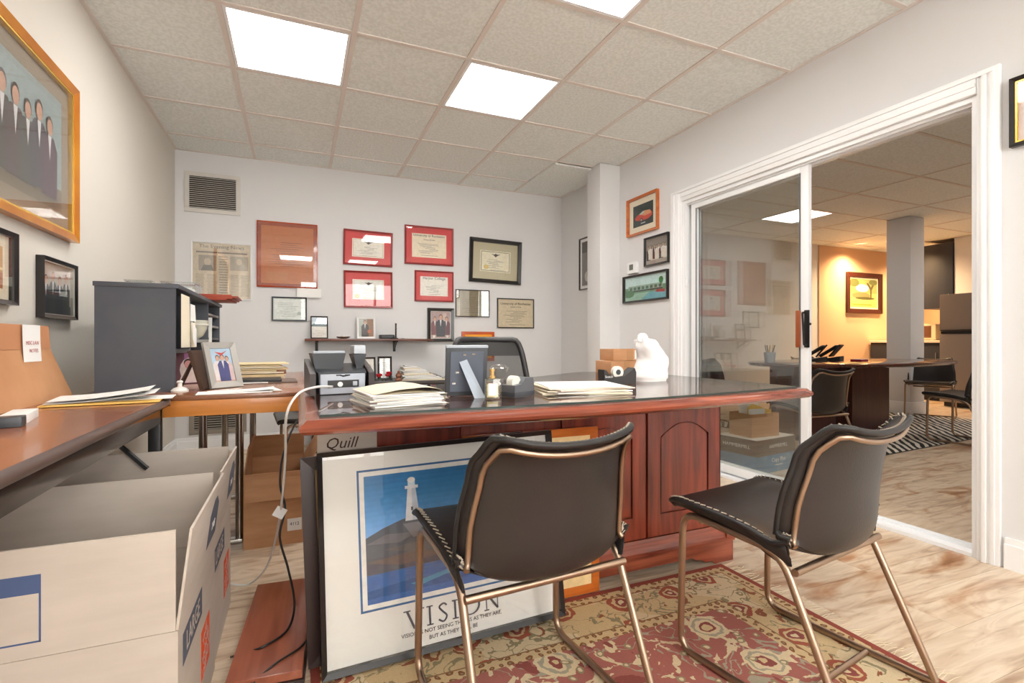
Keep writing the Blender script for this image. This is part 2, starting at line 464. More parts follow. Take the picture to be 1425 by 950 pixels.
# wall behind the camera with a wide window band
w = MB()
WX0, WX1, WZ0, WZ1 = 0.0, 2.4, 0.75, 2.25
w.box(XL, XO, YF - 0.12, YF, 0, WZ0).box(XL, XO, YF - 0.12, YF, WZ1, CEIL + 0.3).box(XL, WX0, YF - 0.12, YF, WZ0, WZ1).box(WX1, XO, YF - 0.12, YF, WZ0, WZ1)
struct('wall_front', w, WALL)
w1 = struct('window_1', MB().box(WX0, WX1, YF - 0.1, YF - 0.04, WZ0, WZ0 + 0.05).box(WX0, WX1, YF - 0.1, YF - 0.04, WZ1 - 0.05, WZ1)
            .box(WX0, WX0 + 0.05, YF - 0.1, YF - 0.04, WZ0, WZ1).box(WX1 - 0.05, WX1, YF - 0.1, YF - 0.04, WZ0, WZ1)
            .box(0.775, 0.825, YF - 0.1, YF - 0.04, WZ0, WZ1).box(1.575, 1.625, YF - 0.1, YF - 0.04, WZ0, WZ1), VINYL)
for a in (WX0, 0.775, 1.575):
    MB().box(a + 0.05, a + 0.80, YF - 0.075, YF - 0.07, WZ0 + 0.05, WZ1 - 0.05).build('pane', pane_mat('window_glass'), w1, 0)
# conference room walls
struct('wall_conference_back', MB().box(XO, 7.8, FY1, FY1 + 0.12, 0, CEIL + 0.3), WALL)
struct('wall_kitchen', MB().box(7.8, FX1, FY1 - 0.015, FY1 + 0.12, 0, CEIL + 0.3), mat('orange_paint', (222, 184, 150), 0.8))
struct('wall_far', MB().box(FX1, FX1 + 0.12, YF, FY1, 0, CEIL + 0.3), mat('orange_paint', (226, 170, 124), 0.8))
struct('wall_conference_front', MB().box(XO, FX1, YF - 0.12, YF, 0, CEIL + 0.3), WALL)
struct('wall_conference_left', MB().box(XO - 0.12, XO, YB + 0.12, FY1, 0, CEIL + 0.3), WALL)
struct('wall_fridge', MB().box(9.15, 9.35, 2.0, 4.40, 0, CEIL), WALL)

# ---- ceilings: tiles resting in a bar grid
def ceiling(name, xs, ys, skip):
    c = struct(name, MB().box(xs[0], xs[-1], ys[0], ys[-1], CEIL + 0.14, CEIL + 0.2), mat('plenum', (90, 84, 78), 0.9))
    for i in range(len(xs) - 1):
        for j in range(len(ys) - 1):
            if (i, j) in skip: continue
            g = 0.009
            if xs[i + 1] - xs[i] < 0.03 or ys[j + 1] - ys[j] < 0.03: continue
            o = MB().box(xs[i] + g, xs[i + 1] - g, ys[j] + g, ys[j + 1] - g, 0.004, 0.018).build('ceiling_tile', TILE, c, 0)
            o.location.z = CEIL + random.random() * 0.002
            if name == 'ceiling' and (i, j) == (len(xs) - 2, len(ys) - 3): o.location.z -= 0.022; o.rotation_euler = (0, 0, R(0.3))   # the sagging tile by the column
    for k, x in enumerate(xs):
        a, b_ = (0.0, 0.02) if k == 0 else ((-0.02, 0.0) if k == len(xs) - 1 else (-0.0125, 0.0125))
        MB().box(x + a, x + b_, ys[0], ys[-1], CEIL - 0.001, CEIL + 0.005).build('main_bar', TBAR, c, 0)
    for k, y in enumerate(ys):
        a, b_ = (0.0, 0.02) if k == 0 else ((-0.02, 0.0) if k == len(ys) - 1 else (-0.012, 0.012))
        MB().box(xs[0], xs[-1], y + a, y + b_, CEIL - 0.0005, CEIL + 0.005).build('cross_bar', TBAR, c, 0)
    return c
GX = [XL, -0.345, 0.262, 0.870, 1.475, 2.083, XR]
GY = [YF] + [2.066 + 0.608 * k for k in range(-6, 5)] + [YB]
cells = {(1, 8): 0, (3, 8): 0, (3, 6): 0, (3, 2): 0, (1, 2): 0}
assert abs(GY[8] - 2.674) < 0.01
ceiling('ceiling', GX, GY, cells)

def panel_light(label, x0, x1, y0, y1, strength, name='ceiling_light', tint=(255, 252, 247)):
    t = thing(name, label, 'light', ((x0 + x1) / 2, (y0 + y1) / 2, CEIL), 0, 'lit square ceiling panels')
    a, b_ = (x1 - x0) / 2, (y1 - y0) / 2
    f = MB(); e = 0.014; i = 0.03
    f.box(-a + e, a - e, -b_ + e, -b_ + i, 0, 0.03).box(-a + e, a - e, b_ - i, b_ - e, 0, 0.03).box(-a + e, -a + i, -b_ + i, b_ - i, 0, 0.03).box(a - i, a - e, -b_ + i, b_ - i, 0, 0.03)
    f.build('frame', WHITE, t, 0)
    MB().box(-a + e, a - e, -b_ + e, b_ - e, 0.03, 0.08).build('housing', mat('housing', (180, 180, 180), 0.6), t, 0)
    MB().box(-a + i, a - i, -b_ + i, b_ - i, 0.008, 0.012).build('diffuser', mat('panel_glow_%g' % strength, tint, 0.6, emit=strength), t, 0)
    return t
LBL = {(1, 8): 'lit square ceiling panel above the left side, nearest the wall vent', (3, 8): 'lit square ceiling panel in the middle of the office ceiling',
       (3, 6): 'lit square ceiling panel cut off by the top edge of the photo', (1, 6): 'lit square ceiling panel above the cartons, out of view',
       (3, 2): 'lit square ceiling panel behind the camera on the door side', (1, 2): 'lit square ceiling panel behind the camera on the left side'}
for (i, j) in cells:
    panel_light(LBL[(i, j)], GX[i], GX[i + 1], GY[j], GY[j + 1], PANEL_EMIT)
FXS = [XO] + [4.23 + 1.22 * k for k in range(-1, 6)] + [FX1]
FYS = [YF] + [2.29 + 0.61 * k for k in range(-6, 6)] + [FY1]
fcells = {}
ci = [k for k in range(len(FXS)) if abs(FXS[k] - 5.45) < 0.01][0]
cj = [k for k in range(len(FYS)) if abs(FYS[k] - 4.12) < 0.01][0]
dj = [k for k in range(len(FYS)) if abs(FYS[k] - 1.68) < 0.01][0]
xk = [k for k in range(len(FXS)) if abs(FXS[k] - 6.67) < 0.01][0]
extra = [(ci, dj), (xk, dj - 1), (xk + 1, dj + 1)]  # unseen panels added to brighten the pillar in the conference room
cc = ceiling('ceiling_conference', FXS, FYS, {**{(ci, cj): 0, (ci - 2, dj): 0}, **{e: 0 for e in extra}})
MB().box(FXS[ci] + 0.62, FXS[ci + 1] - 0.009, FYS[cj] + 0.009, FYS[cj + 1] - 0.009, 0.004, 0.018).build('ceiling_tile', TILE, cc, 0).location.z = CEIL
MB().box(FXS[ci] + 0.6, FXS[ci] + 0.62, FYS[cj], FYS[cj + 1], CEIL - 0.001, CEIL + 0.005).build('cross_bar', TBAR, cc, 0)
panel_light('lit square ceiling panel seen through the sliding glass door', FXS[ci], FXS[ci] + 0.61, FYS[cj], FYS[cj + 1], FAR_PANEL_EMIT)
panel_light('lit ceiling panel at the top of the open doorway', FXS[ci - 2], FXS[ci - 1], FYS[dj], FYS[dj + 1], FAR_PANEL_EMIT)
for n_, (i, j) in enumerate(extra):
    panel_light(('unseen long ceiling panel added over the near side of the conference room', 'unseen long ceiling panel added nearest the conference room front wall', 'unseen long ceiling panel added in front of the refrigerator')[n_], FXS[i], FXS[i + 1], FYS[j], FYS[j + 1], FAR_PANEL_EMIT)

# ---- baseboards, casing
def baseboard(name, x0, x1, y0, y1, side):
    m = MB()
    if side == 'y-': m.box(x0, x1, y0 - 0.016, y0, 0, 0.10).box(x0, x1, y0 - 0.010, y0, 0.10, 0.125)
    if side == 'x+': m.box(x0, x0 + 0.016, y0, y1, 0, 0.10).box(x0, x0 + 0.010, y0, y1, 0.10, 0.125)
    if side == 'x-': m.box(x0 - 0.016, x0, y0, y1, 0, 0.10).box(x0 - 0.010, x0, y0, y1, 0.10, 0.125)
    return struct(name, m, WHITE)
baseboard('baseboard_back', XL, XR, YB, YB, 'y-')
baseboard('baseboard_left', XL, XL, YF, YB - 0.016, 'x+')
baseboard('baseboard_right', XR, XR, YF, DY0 - 0.09, 'x-')
baseboard('baseboard_corner', XR, XR, DY1 + 0.12, 3.77, 'x-')
baseboard('baseboard_kitchen', 7.8, 9.3, FY1 - 0.015, FY1 - 0.015, 'y-')
c = MB()
def casing_leg(y0, y1, z1, outer):
    s_ = 1 if outer > 0 else -1
    c.box(XR - 0.018, XR, y0, y1, 0, z1, 0.002)
    for k, (t, d) in enumerate(((0.2, 0.024), (0.55, 0.028))):
        yy = y0 + (y1 - y0) * t
        c.box(XR - d, XR - 0.017, yy, yy + (y1 - y0) * 0.22, 0, z1 - 0.02, 0.003)
casing_leg(DY0 - 0.078, DY0 - 0.002, DZ + 0.09, 1)
casing_leg(DY1 + 0.002, DY1 + 0.115, DZ + 0.09, -1)
c.box(XR - 0.020, XR, DY0 - 0.0, DY1 + 0.0, DZ + 0.002, DZ + 0.09, 0.002)
c.box(XR - 0.027, XR - 0.017, DY0, DY1, DZ + 0.03, DZ + 0.045, 0.003).box(XR - 0.029, XR - 0.017, DY0 - 0.06, DY1 + 0.09, DZ + 0.065, DZ + 0.082, 0.003)
struct('trim_1', c, WHITE)

# ---- sliding door
d = struct('door_1', MB().box(XR + 0.0, XO, DY0, DY0 + 0.022, 0, DZ).box(XR, XO, DY1 - 0.022, DY1, 0, DZ).box(XR, XO, DY0 + 0.022, DY1 - 0.022, DZ - 0.022, DZ), VINYL)
MB().box(XR - 0.004, XO, DY0 + 0.022, DY1 - 0.022, 0, 0.016).box(XR + 0.05, XR + 0.056, DY0 + 0.03, DY1 - 0.03, 0.016, 0.026).box(XR + 0.095, XR + 0.101, DY0 + 0.03, DY1 - 0.03, 0.016, 0.026).build('threshold', VINYL, d)
MB().box(XR + 0.062, XR + 0.066, DY0 + 0.022, DY1 - 0.022, DZ - 0.034, DZ - 0.022).box(XR + 0.02, XR + 0.024, DY0 + 0.022, DY1 - 0.022, DZ - 0.032, DZ - 0.022).build('head_track', VINYL, d)
def door_panel(x0, x1, y0, y1, nm):
    s_ = 0.052; z0, z1 = 0.028, DZ - 0.026
    m = MB().box(x0, x1, y0, y0 + s_, z0, z1, 0.003).box(x0, x1, y1 - s_, y1, z0, z1, 0.003).box(x0, x1, y0 + s_, y1 - s_, z0, z0 + s_, 0.003).box(x0, x1, y0 + s_, y1 - s_, z1 - s_ * 0.8, z1, 0.003)
    p = m.build(nm, VINYL, d)
    xm = (x0 + x1) / 2
    MB().box(xm - 0.003, xm + 0.003, y0 + s_, y1 - s_, z0 + s_, z1 - s_ * 0.8).build('glass_pane', DGLASS, p, 0)
    g = MB()
    for xx in (x0 - 0.001, x1 - 0.001):
        for (ya, yb) in ((y0 + s_ - 0.006, y0 + s_ + 0.004), (y1 - s_ - 0.004, y1 - s_ + 0.006)):
            g.box(xx, xx + 0.002, ya, yb, z0 + s_, z1 - s_ * 0.8)
    g.build('gasket', mat('gasket', (96, 100, 104), 0.6), p, 0)
    return p
door_panel(XR + 0.082, XR + 0.112, 2.025, DY1 - 0.023, 'fixed_panel')
sp = door_panel(XR + 0.030, XR + 0.060, 1.985, 2.915, 'sliding_panel')
MB().box(XR + 0.012, XR + 0.03, 2.028, 2.052, 0.885, 1.10, 0.004).build('wood_pull', wood('pull_wood', (140, 70, 36), (178, 98, 54), axis=2), sp)
hm = MB().tube(fillet([(XR + 0.03, 2.0, 1.085), (XR - 0.004, 1.995, 1.085), (XR - 0.004, 1.985, 0.90), (XR + 0.03, 1.99, 0.90)], 0.01), 0.006, 8)
hm.box(XR + 0.022, XR + 0.031, 1.975, 2.005, 0.885, 1.10, 0.003)
hm.build('handle', BLACK, sp)
MB().cyl(0, 0, 0, 0.004, 0.008).build('lock_button', CHROME, sp, loc=(XR + 0.031, 1.972, 1.02), rot=(0, R(-90), 0))
MB().box(XR + 0.004, XR + 0.02, DY1 - 0.04, DY1 - 0.022, 1.33, 1.39, 0.002).build('latch_keeper', VINYL, d)

# wall registers
def register(name, label, w_, h_, loc, n, fm, dark):
    t = thing(name, label, 'vent', loc)
    m = MB(); b_ = 0.035
    m.box(-w_ / 2, w_ / 2, -0.012, 0, 0, b_, 0.002).box(-w_ / 2, w_ / 2, -0.012, 0, h_ - b_, h_, 0.002).box(-w_ / 2, -w_ / 2 + b_, -0.012, 0, b_, h_ - b_, 0.002).box(w_ / 2 - b_, w_ / 2, -0.012, 0, b_, h_ - b_, 0.002)
    m.build('frame', fm, t)
    MB().box(-w_ / 2 + b_, w_ / 2 - b_, -0.002, 0, b_, h_ - b_).build('duct_opening', dark, t, 0)
    dz = (h_ - 2 * b_) / n; sl = None
    for k in range(n):
        if sl is None:
            sl = MB().prism([(-0.002, 0), (-0.011, -dz * 0.42), (-0.0125, -dz * 0.36), (-0.0035, dz * 0.08)], -w_ / 2 + b_, w_ / 2 - b_, 'x').mesh('slat', fm, 0)
        o = bpy.data.objects.new('slat', sl); COL.objects.link(o); o.parent = t; o.location = (0, 0, b_ + dz * (k + 0.6))
    return t
register('wall_vent', 'white slatted air vent high on the back wall', 0.41, 0.335, (-0.66, YB, 1.99), 16, mat('register_paint', (214, 210, 204), 0.5), mat('duct_dark', (46, 40, 38), 0.9))
register('floor_vent', 'grey grille low on the back wall beneath the oak table', 0.42, 0.30, (-0.62, YB, 0.15), 12, mat('register_grey', (150, 142, 132), 0.5), mat('duct_dark', (46, 40, 38), 0.9))

# ------------------------------------------------------------------ pictures on the walls
REDF = mat('red_frame', (140, 30, 30), 0.3, coat=0.3)
REDM = mat('red_mat', (214, 74, 76), 0.7)
WHTF = mat('white_frame', (236, 236, 236), 0.3)
SAGE = mat('sage_mat', (196, 188, 158), 0.8)
TAUPE = mat('taupe_mat', (150, 136, 118), 0.8)
ORWOOD = wood('orange_wood', (176, 84, 22), (214, 120, 44), 0.3, 0.4, 0)
BROWNF = mat('brown_frame', (70, 40, 30), 0.4)
TXT = (92, 88, 84)
def diploma(paper, seed, seal=None, eagle=False, border=None):
    def art(p):
        p.rect(0, 0, 1, 1, paper)
        if border:
            p.rect(0.03, 0.04, 0.97, 0.96, border); p.rect(0.045, 0.06, 0.955, 0.94, paper)
        if eagle:
            p.poly([(0.36, 0.86), (0.45, 0.78), (0.5, 0.70), (0.56, 0.78), (0.66, 0.85), (0.55, 0.84), (0.5, 0.88), (0.46, 0.83)], (70, 66, 62))
        p.lines(0.16, 0.84, 0.18, 0.62, 9, TXT, 0.22, 0.5, seed)
        p.lines(0.2, 0.8, 0.08, 0.12, 1, TXT, 0.3, 0.2, seed + 1)
        if seal: p.ell(seal[0], seal[1], 0.075, 0.1, (212, 184, 96), 18); p.ell(seal[0], seal[1], 0.05, 0.068, (228, 206, 130), 18)
    return art
def wall_pic(*a, **k): return pic(*a, **k)
t = pic('framed_certificate', 'red framed certificate with dark eagle emblem, upper left of the four red frames', 'certificate', 0.445, 0.325, (0.597, YB, 1.627), 0, 0.016, 0.02, REDF, REDM, 0.062, diploma((238, 234, 222), 3, eagle=True, border=(206, 184, 150)), roll=R(1))
t = pic('framed_certificate', 'red framed certificate with gold seal, lower left of the four red frames', 'certificate', 0.44, 0.34, (0.603, YB, 1.235), 0, 0.016, 0.02, REDF, REDM, 0.062, diploma((236, 236, 230), 5, (0.14, 0.16), True, (206, 184, 150)), roll=R(-0.5))
t = pic('framed_diploma', 'red framed diploma with cream sheet, upper right of the four red frames', 'diploma', 0.485, 0.375, (1.18, YB, 1.668), 0, 0.016, 0.02, REDF, REDM, 0.056, diploma((240, 228, 204), 8))
lettering('University of Rochester', 0.033, t, INK, (0, -0.0082, 0.285))
lettering('Doctor of Laws', 0.018, t, INK, (0, -0.0082, 0.245))
t = pic('framed_diploma', 'smaller red framed diploma, lower right of the four red frames', 'diploma', 0.388, 0.30, (1.228, YB, 1.311), 0, 0.014, 0.02, REDF, REDM, 0.042, diploma((240, 236, 226), 11))
lettering('Harpur College', 0.036, t, INK, (0, -0.0082, 0.228))
t = pic('framed_certificate', 'large certificate with sage mat in thick black frame on the back wall', 'certificate', 0.57, 0.45, (1.867, YB, 1.52), 0, 0.032, 0.03, BLACKF, SAGE, 0.085, diploma((236, 230, 206), 14, (0.2, 0.22), True, (60, 56, 50)), roll=R(1.6), inner=(0.006, mat('frame_dark', (52, 46, 42), 0.4)))
def gold_art(p):
    p.rect(0, 0, 1, 1, (206, 190, 150)); p.rect(0.06, 0.06, 0.94, 0.94, (214, 204, 172)); p.lines(0.2, 0.8, 0.15, 0.8, 9, (150, 130, 90), 0.2, 0.4, 4)
t = pic('framed_certificate', 'small gold toned certificate with bright reflections under the sage matted one', 'certificate', 0.36, 0.275, (1.625, YB, 1.168), 0, 0.008, 0.018, BLACKF, None, 0, gold_art, gm=pane_mat('shiny_glass', (1, 1, 1), 1.6, 0.25))
t = pic('framed_diploma', 'tan diploma in thin black frame beside the executive chair', 'diploma', 0.42, 0.31, (2.102, YB, 1.06), 0, 0.010, 0.018, BLACKF, None, 0, diploma((206, 192, 164), 21), glass=False)
lettering('University of Rochester', 0.036, t, INK, (0, -0.009, 0.255)); lettering('School of Law', 0.022, t, INK, (0, -0.009, 0.222))
t = thing('award_plaque', 'orange wooden plaque with yellow plate just above the executive chair', 'plaque', (1.683, YB, 0.72))
MB().box(-0.175, 0.175, -0.02, 0, 0, 0.30, 0.004).build('board', wood('plaque_wood', (186, 74, 20), (214, 100, 36)), t)
MB().box(-0.145, 0.145, -0.023, -0.02, 0.03, 0.27).build('plate', mat('plate_yellow', (238, 160, 40), 0.35, metal=0.2), t, 0)
lettering('Certificate of Appreciation', 0.02, t, INK, (0, -0.0236, 0.235))

def news_art(p):
    p.rect(0, 0, 1, 1, (214, 198, 172)); p.rect(0, 0.88, 1, 1, (222, 208, 184))
    for k, x in enumerate((0.04, 0.24, 0.44, 0.64, 0.82)):
        p.lines(x, x + 0.16, 0.05, 0.45 if k != 2 else 0.8, 16, (160, 146, 124), 0.4, 0.1, k)
    p.rect(0.1, 0.5, 0.4, 0.78, (150, 138, 122)); p.ell(0.25, 0.66, 0.06, 0.07, (196, 178, 152)); p.poly([(0.14, 0.5), (0.36, 0.5), (0.32, 0.6), (0.18, 0.6)], (70, 64, 58))
    p.rect(0.64, 0.52, 0.96, 0.78, (170, 158, 140)); p.ell(0.8, 0.68, 0.05, 0.06, (206, 190, 164))
    p.lines(0.05, 0.95, 0.82, 0.86, 1, (110, 100, 88), 0.7, 0.02, 9)
t = pic('framed_newspaper', 'framed yellowed newspaper front page in thin white frame', 'newspaper', 0.445, 0.48, (-0.593, YB, 1.272), 0, 0.010, 0.018, WHTF, None, 0, news_art, gm=pane_mat('shiny_glass2', (1, 1, 1), 1.5, 0.10))
lettering('The Evening News', 0.042, t, mat('ink_news', (104, 96, 88), 0.8), (0, -0.0095, 0.442), sx=1.05)
t = thing('glass_plaque', 'large glossy orange brown plaque behind reflective acrylic on the back wall', 'plaque', (-0.088, YB, 1.392), R(0))
MB().box(-0.245, 0.245, -0.018, 0, 0, 0.575, 0.004).build('board', wood('plaque_red', (150, 48, 18), (178, 72, 28), 0.12, 0.8, 0), t)
pr = Print(0.42, 0.50)
pr.rect(0, 0, 1, 1, (196, 112, 56)); pr.lines(0.12, 0.88, 0.3, 0.75, 12, (140, 62, 26), 0.25, 0.4, 6); pr.rect(0.1, 0.05, 0.5, 0.2, (196, 124, 72))
pr.build(t, 'print', (0, -0.0186, 0.035))
MB().box(-0.235, 0.235, -0.026, -0.0225, 0.012, 0.563, 0.001).build('acrylic_cover', pane_mat('acrylic', (1, 1, 1), 1.5, 0.05), t, 0)
def ccert(p):
    p.rect(0, 0, 1, 1, (206, 214, 208)); p.rect(0.03, 0.04, 0.97, 0.96, (226, 232, 228)); p.lines(0.1, 0.9, 0.15, 0.85, 9, (140, 150, 146), 0.18, 0.4, 12); p.ell(0.8, 0.3, 0.06, 0.09, (184, 196, 190))
pic('framed_certificate', 'small pale blue certificate in dark frame under the orange plaque', 'certificate', 0.284, 0.212, (-0.074, YB, 1.10), 0, 0.012, 0.018, mat('slate_frame', (54, 60, 66), 0.4), None, 0, ccert)
t = thing('paper_note', 'blank white note sheet tucked at the corner of the orange plaque', 'note', (0.087, YB - 0.022, 1.312), 0)
MB().grid(lambda u, v: (-0.1 + 0.2 * u, -0.008 - 0.006 * math.sin(3 * u) * (1 - v), 0.08 * v), 8, 4).build('sheet', PAPER, t)

# left wall
def group_art(n, y0, hh, bg, floor_c, suit):
    def art(p):
        p.rect(0, 0, 1, 1, bg); p.rect(0, 0, 1, 0.2, floor_c)
        rr = random.Random(n)
        for i in range(n):
            x = 0.08 + 0.84 * (i + 0.5) / n
            p.person(x, y0 + rr.random() * 0.03, hh * (0.92 + 0.12 * rr.random()), tuple(int(v + rr.random() * 18) for v in suit))
    return art
pic('framed_photo', 'large gold framed group photograph high on the left wall', 'picture', 1.15, 0.675, (XL, 2.235, 1.355), R(90), 0.032, 0.035, GOLD, TAUPE, 0.075, group_art(9, 0.08, 0.72, (150, 168, 170), (120, 110, 92), (74, 66, 76)), inner=(0.008, mat('gold_bright', (240, 196, 90), 0.25, metal=0.6)))
pic('framed_photo', 'small black framed photo of four people in dark suits on the left wall', 'picture', 0.32, 0.24, (XL, 2.653, 1.014), R(90), 0.014, 0.028, BLACKF, None, 0, group_art(4, 0.0, 0.8, (186, 180, 168), (60, 62, 70), (34, 42, 52)), inner=(0.004, mat('silver_fillet', (190, 186, 176), 0.3, metal=0.7)))
def warm_art(p):
    p.rect(0, 0, 1, 1, (236, 222, 196)); p.rect(0.08, 0.1, 0.92, 0.9, (206, 150, 84)); p.rect(0.08, 0.1, 0.92, 0.4, (180, 110, 70)); p.ell(0.6, 0.6, 0.2, 0.2, (222, 176, 96)); p.rect(0.3, 0.45, 0.92, 0.5, (240, 214, 160))
pic('framed_photo', 'dark framed warm toned picture at the left edge of the photo', 'picture', 0.32, 0.25, (XL, 2.14, 1.045), R(90), 0.016, 0.028, BLACKF, CREAM, 0.02, warm_art)

# right wall
def car_art(p):
    p.rect(0, 0, 1, 1, (36, 52, 50))
    p.poly([(0.08, 0.42), (0.2, 0.52), (0.5, 0.62), (0.8, 0.62), (0.95, 0.5), (0.95, 0.36), (0.75, 0.24), (0.4, 0.24), (0.12, 0.32)], (206, 74, 52))
    p.poly([(0.3, 0.55), (0.55, 0.66), (0.85, 0.62), (0.9, 0.45), (0.6, 0.42)], (222, 160, 118)); p.poly([(0.3, 0.55), (0.5, 0.66), (0.6, 0.6), (0.42, 0.52)], (196, 214, 206))
    p.ell(0.42, 0.27, 0.07, 0.09, (30, 30, 32)); p.ell(0.42, 0.27, 0.035, 0.05, (190, 190, 190)); p.rect(0.4, 0.1, 0.62, 0.14, (220, 220, 220))
pic('framed_picture', 'wood framed picture of a red sports car on the right wall', 'picture', 0.40, 0.318, (XR, 3.435, 1.82), R(-90), 0.018, 0.03, ORWOOD, CREAM, 0.05, car_art)
def oldphoto(p):
    p.rect(0, 0, 1, 1, (116, 106, 98)); p.rect(0, 0.55, 1, 1, (136, 126, 116)); p.rect(0, 0, 1, 0.3, (164, 154, 144))
    for i in range(9):
        p.person(0.1 + i * 0.1, 0.16 + 0.03 * (i % 2), 0.55, (220, 214, 204) if i % 3 else (60, 50, 46), (186, 160, 140), (40, 34, 30))
pic('framed_photo', 'small dark framed sepia group photo beneath the sports car picture', 'picture', 0.29, 0.235, (XR, 3.258, 1.535), R(-90), 0.012, 0.025, BLACKF, None, 0, oldphoto)
def bld_art(p):
    p.rect(0, 0, 1, 1, (196, 224, 222)); p.rect(0, 0.3, 1, 0.55, (110, 150, 120)); p.rect(0.08, 0.38, 0.9, 0.62, (150, 176, 160)); p.rect(0.08, 0.36, 0.9, 0.42, (64, 72, 66))
    for i in range(8): p.rect(0.12 + i * 0.1, 0.44, 0.18 + i * 0.1, 0.56, (74, 110, 96))
    p.rect(0, 0, 1, 0.3, (150, 190, 170)); p.poly([(0.4, 0), (1, 0), (1, 0.28), (0.6, 0.3)], (110, 172, 186))
    p.rect(0.86, 0.5, 0.88, 0.66, (100, 80, 50)); p.ell(0.87, 0.72, 0.05, 0.14, (54, 128, 64)); p.poly([(0.74, 0.26), (0.95, 0.22), (0.96, 0.34), (0.78, 0.36)], (170, 54, 52)); p.ell(0.1, 0.3, 0.14, 0.16, (84, 128, 90))
pic('framed_print', 'wide dark framed building print lowest on the right wall', 'picture', 0.575, 0.232, (XR, 3.407, 1.252), R(-90), 0.016, 0.028, BLACKF, None, 0, bld_art)
t = thing('thermostat', 'white thermostat with small grey screen on the right wall', 'thermostat', (XR, 3.56, 1.50), R(-90))
MB().box(-0.068, 0.068, -0.03, 0, 0, 0.10, 0.01).build('body', WHITE, t)
MB().box(-0.03, 0.022, -0.0315, -0.029, 0.03, 0.078).build('screen', mat('lcd', (96, 104, 96), 0.3), t, 0)
def bw_art(p):
    p.rect(0, 0, 1, 1, (120, 116, 114)); p.rect(0, 0.75, 1, 1, (70, 66, 66)); p.ell(0.3, 0.2, 0.15, 0.12, (190, 186, 182)); p.rect(0.3, 0.2, 0.5, 0.8, (150, 146, 144)); p.rect(0.7, 0.1, 0.9, 0.8, (90, 86, 84))
pic('framed_photo', 'tall black and white photo in the alcove behind the white column', 'picture', 0.42, 0.52, (XR, 4.245, 1.44), R(-90), 0.010, 0.02, BLACKF, PAPER, 0.03, bw_art)
def pink_art(p):
    p.rect(0, 0, 1, 1, (226, 214, 216)); p.rect(0.1, 0.1, 0.9, 0.5, (150, 130, 150)); p.ell(0.5, 0.6, 0.2, 0.15, (206, 176, 160))
pic('framed_photo', 'gold edged dark frame cut off at the right edge of the photo', 'picture', 0.34, 0.275, (XR, 0.91, 1.697), R(-90), 0.016, 0.025, BLACKF, None, 0, pink_art, inner=(0.006, mat('gold_bright', (240, 196, 90), 0.25, metal=0.6)))

# ---- wall shelf and what stands on it
SZ = 0.945
t = thing('wall_shelf', 'long narrow dark wood shelf on the back wall', 'shelf', (0.61, YB, SZ - 0.02))
MB().box(-0.56, 0.56, -0.20, 0, 0, 0.02, 0.002).build('board', wood('shelf_wood', (92, 52, 42), (126, 78, 64), axis=0), t)
for x in (-0.46, 0.23):
    m = MB().box(x - 0.012, x + 0.012, -0.006, 0, -0.10, 0).box(x - 0.01, x + 0.01, -0.15, -0.006, -0.012, 0)
    m.prism([(-0.006, -0.09), (-0.006, -0.07), (-0.12, -0.012), (-0.14, -0.012)], x - 0.004, x + 0.004, 'x')
    m.build('bracket', BLACK, t, 0)
def snow_art(p):
    p.rect(0, 0, 1, 1, (226, 222, 214)); p.rect(0, 0.62, 1, 1, (206, 222, 232)); p.poly([(0, 0.62), (0.2, 0.72), (0.4, 0.66), (0.7, 0.78), (1, 0.66), (1, 0.55), (0, 0.55)], (80, 104, 110)); p.lines(0.1, 0.9, 0.1, 0.4, 4, (190, 180, 166), 0.3, 0.3, 2)
pic('photo_frame', 'black framed landscape card on the left end of the wall shelf', 'picture', 0.145, 0.20, (0.17, YB - 0.06, SZ), R(3), 0.009, 0.02, BLACKF, None, 0, snow_art, rx=R(-6))
def man_art(p):
    p.rect(0, 0, 1, 1, (190, 196, 190)); p.rect(0.55, 0, 1, 1, (150, 110, 84)); p.person(0.42, 0.0, 0.95, (60, 56, 62)); p.ell(0.72, 0.3, 0.14, 0.1, (196, 104, 70))
pic('photo_frame', 'white framed portrait photo standing on the wall shelf', 'picture', 0.165, 0.20, (0.575, YB - 0.06, SZ), R(-3), 0.018, 0.02, WHTF, None, 0, man_art, rx=R(-6))
t = thing('trinket_dish', 'small flat brown trinket dish on the wall shelf', 'dish', (0.37, YB - 0.1, SZ))
MB().lathe([(0.02, 0), (0.045, 0.006), (0.06, 0.018), (0.055, 0.02), (0.03, 0.012), (0, 0.011)]).build('bowl', mat('dish_brown', (122, 98, 72), 0.4), t)
MB().box(-0.02, 0.02, -0.012, 0.012, 0.012, 0.026, 0.004).build('clip', CHROME, t)
t = thing('desk_clock', 'low black plastic box on the wall shelf', 'box', (0.755, YB - 0.1, SZ))
MB().box(-0.065, 0.065, -0.05, 0.05, 0, 0.038, 0.005).build('body', BLACK, t); MB().box(-0.05, 0.05, -0.0515, -0.0495, 0.01, 0.028).build('panel', DARKG, t, 0)
t = thing('pen_stand', 'thin black upright pen standing on the wall shelf', 'pen', (0.835, YB - 0.12, SZ))
MB().lathe([(0.022, 0), (0.022, 0.006), (0.008, 0.012), (0, 0.012)]).build('foot', BLACK, t); MB().cyl(0, 0, 0.011, 0.145, 0.008, 10).build('barrel', BLACK, t); MB().tube([(0.009, 0, 0.09), (0.009, 0, 0.14)], 0.002, 6).build('clip', CHROME, t)
t = thing('paper_stack', 'few white papers lying flat on the wall shelf', 'papers', (1.0, YB - 0.1, SZ))
for k in range(3): MB().box(-0.1, 0.1, -0.07, 0.07, k * 0.003, k * 0.003 + 0.002).build('sheet', PAPER, t, 0, rot=(0, 0, 0.04 * k))
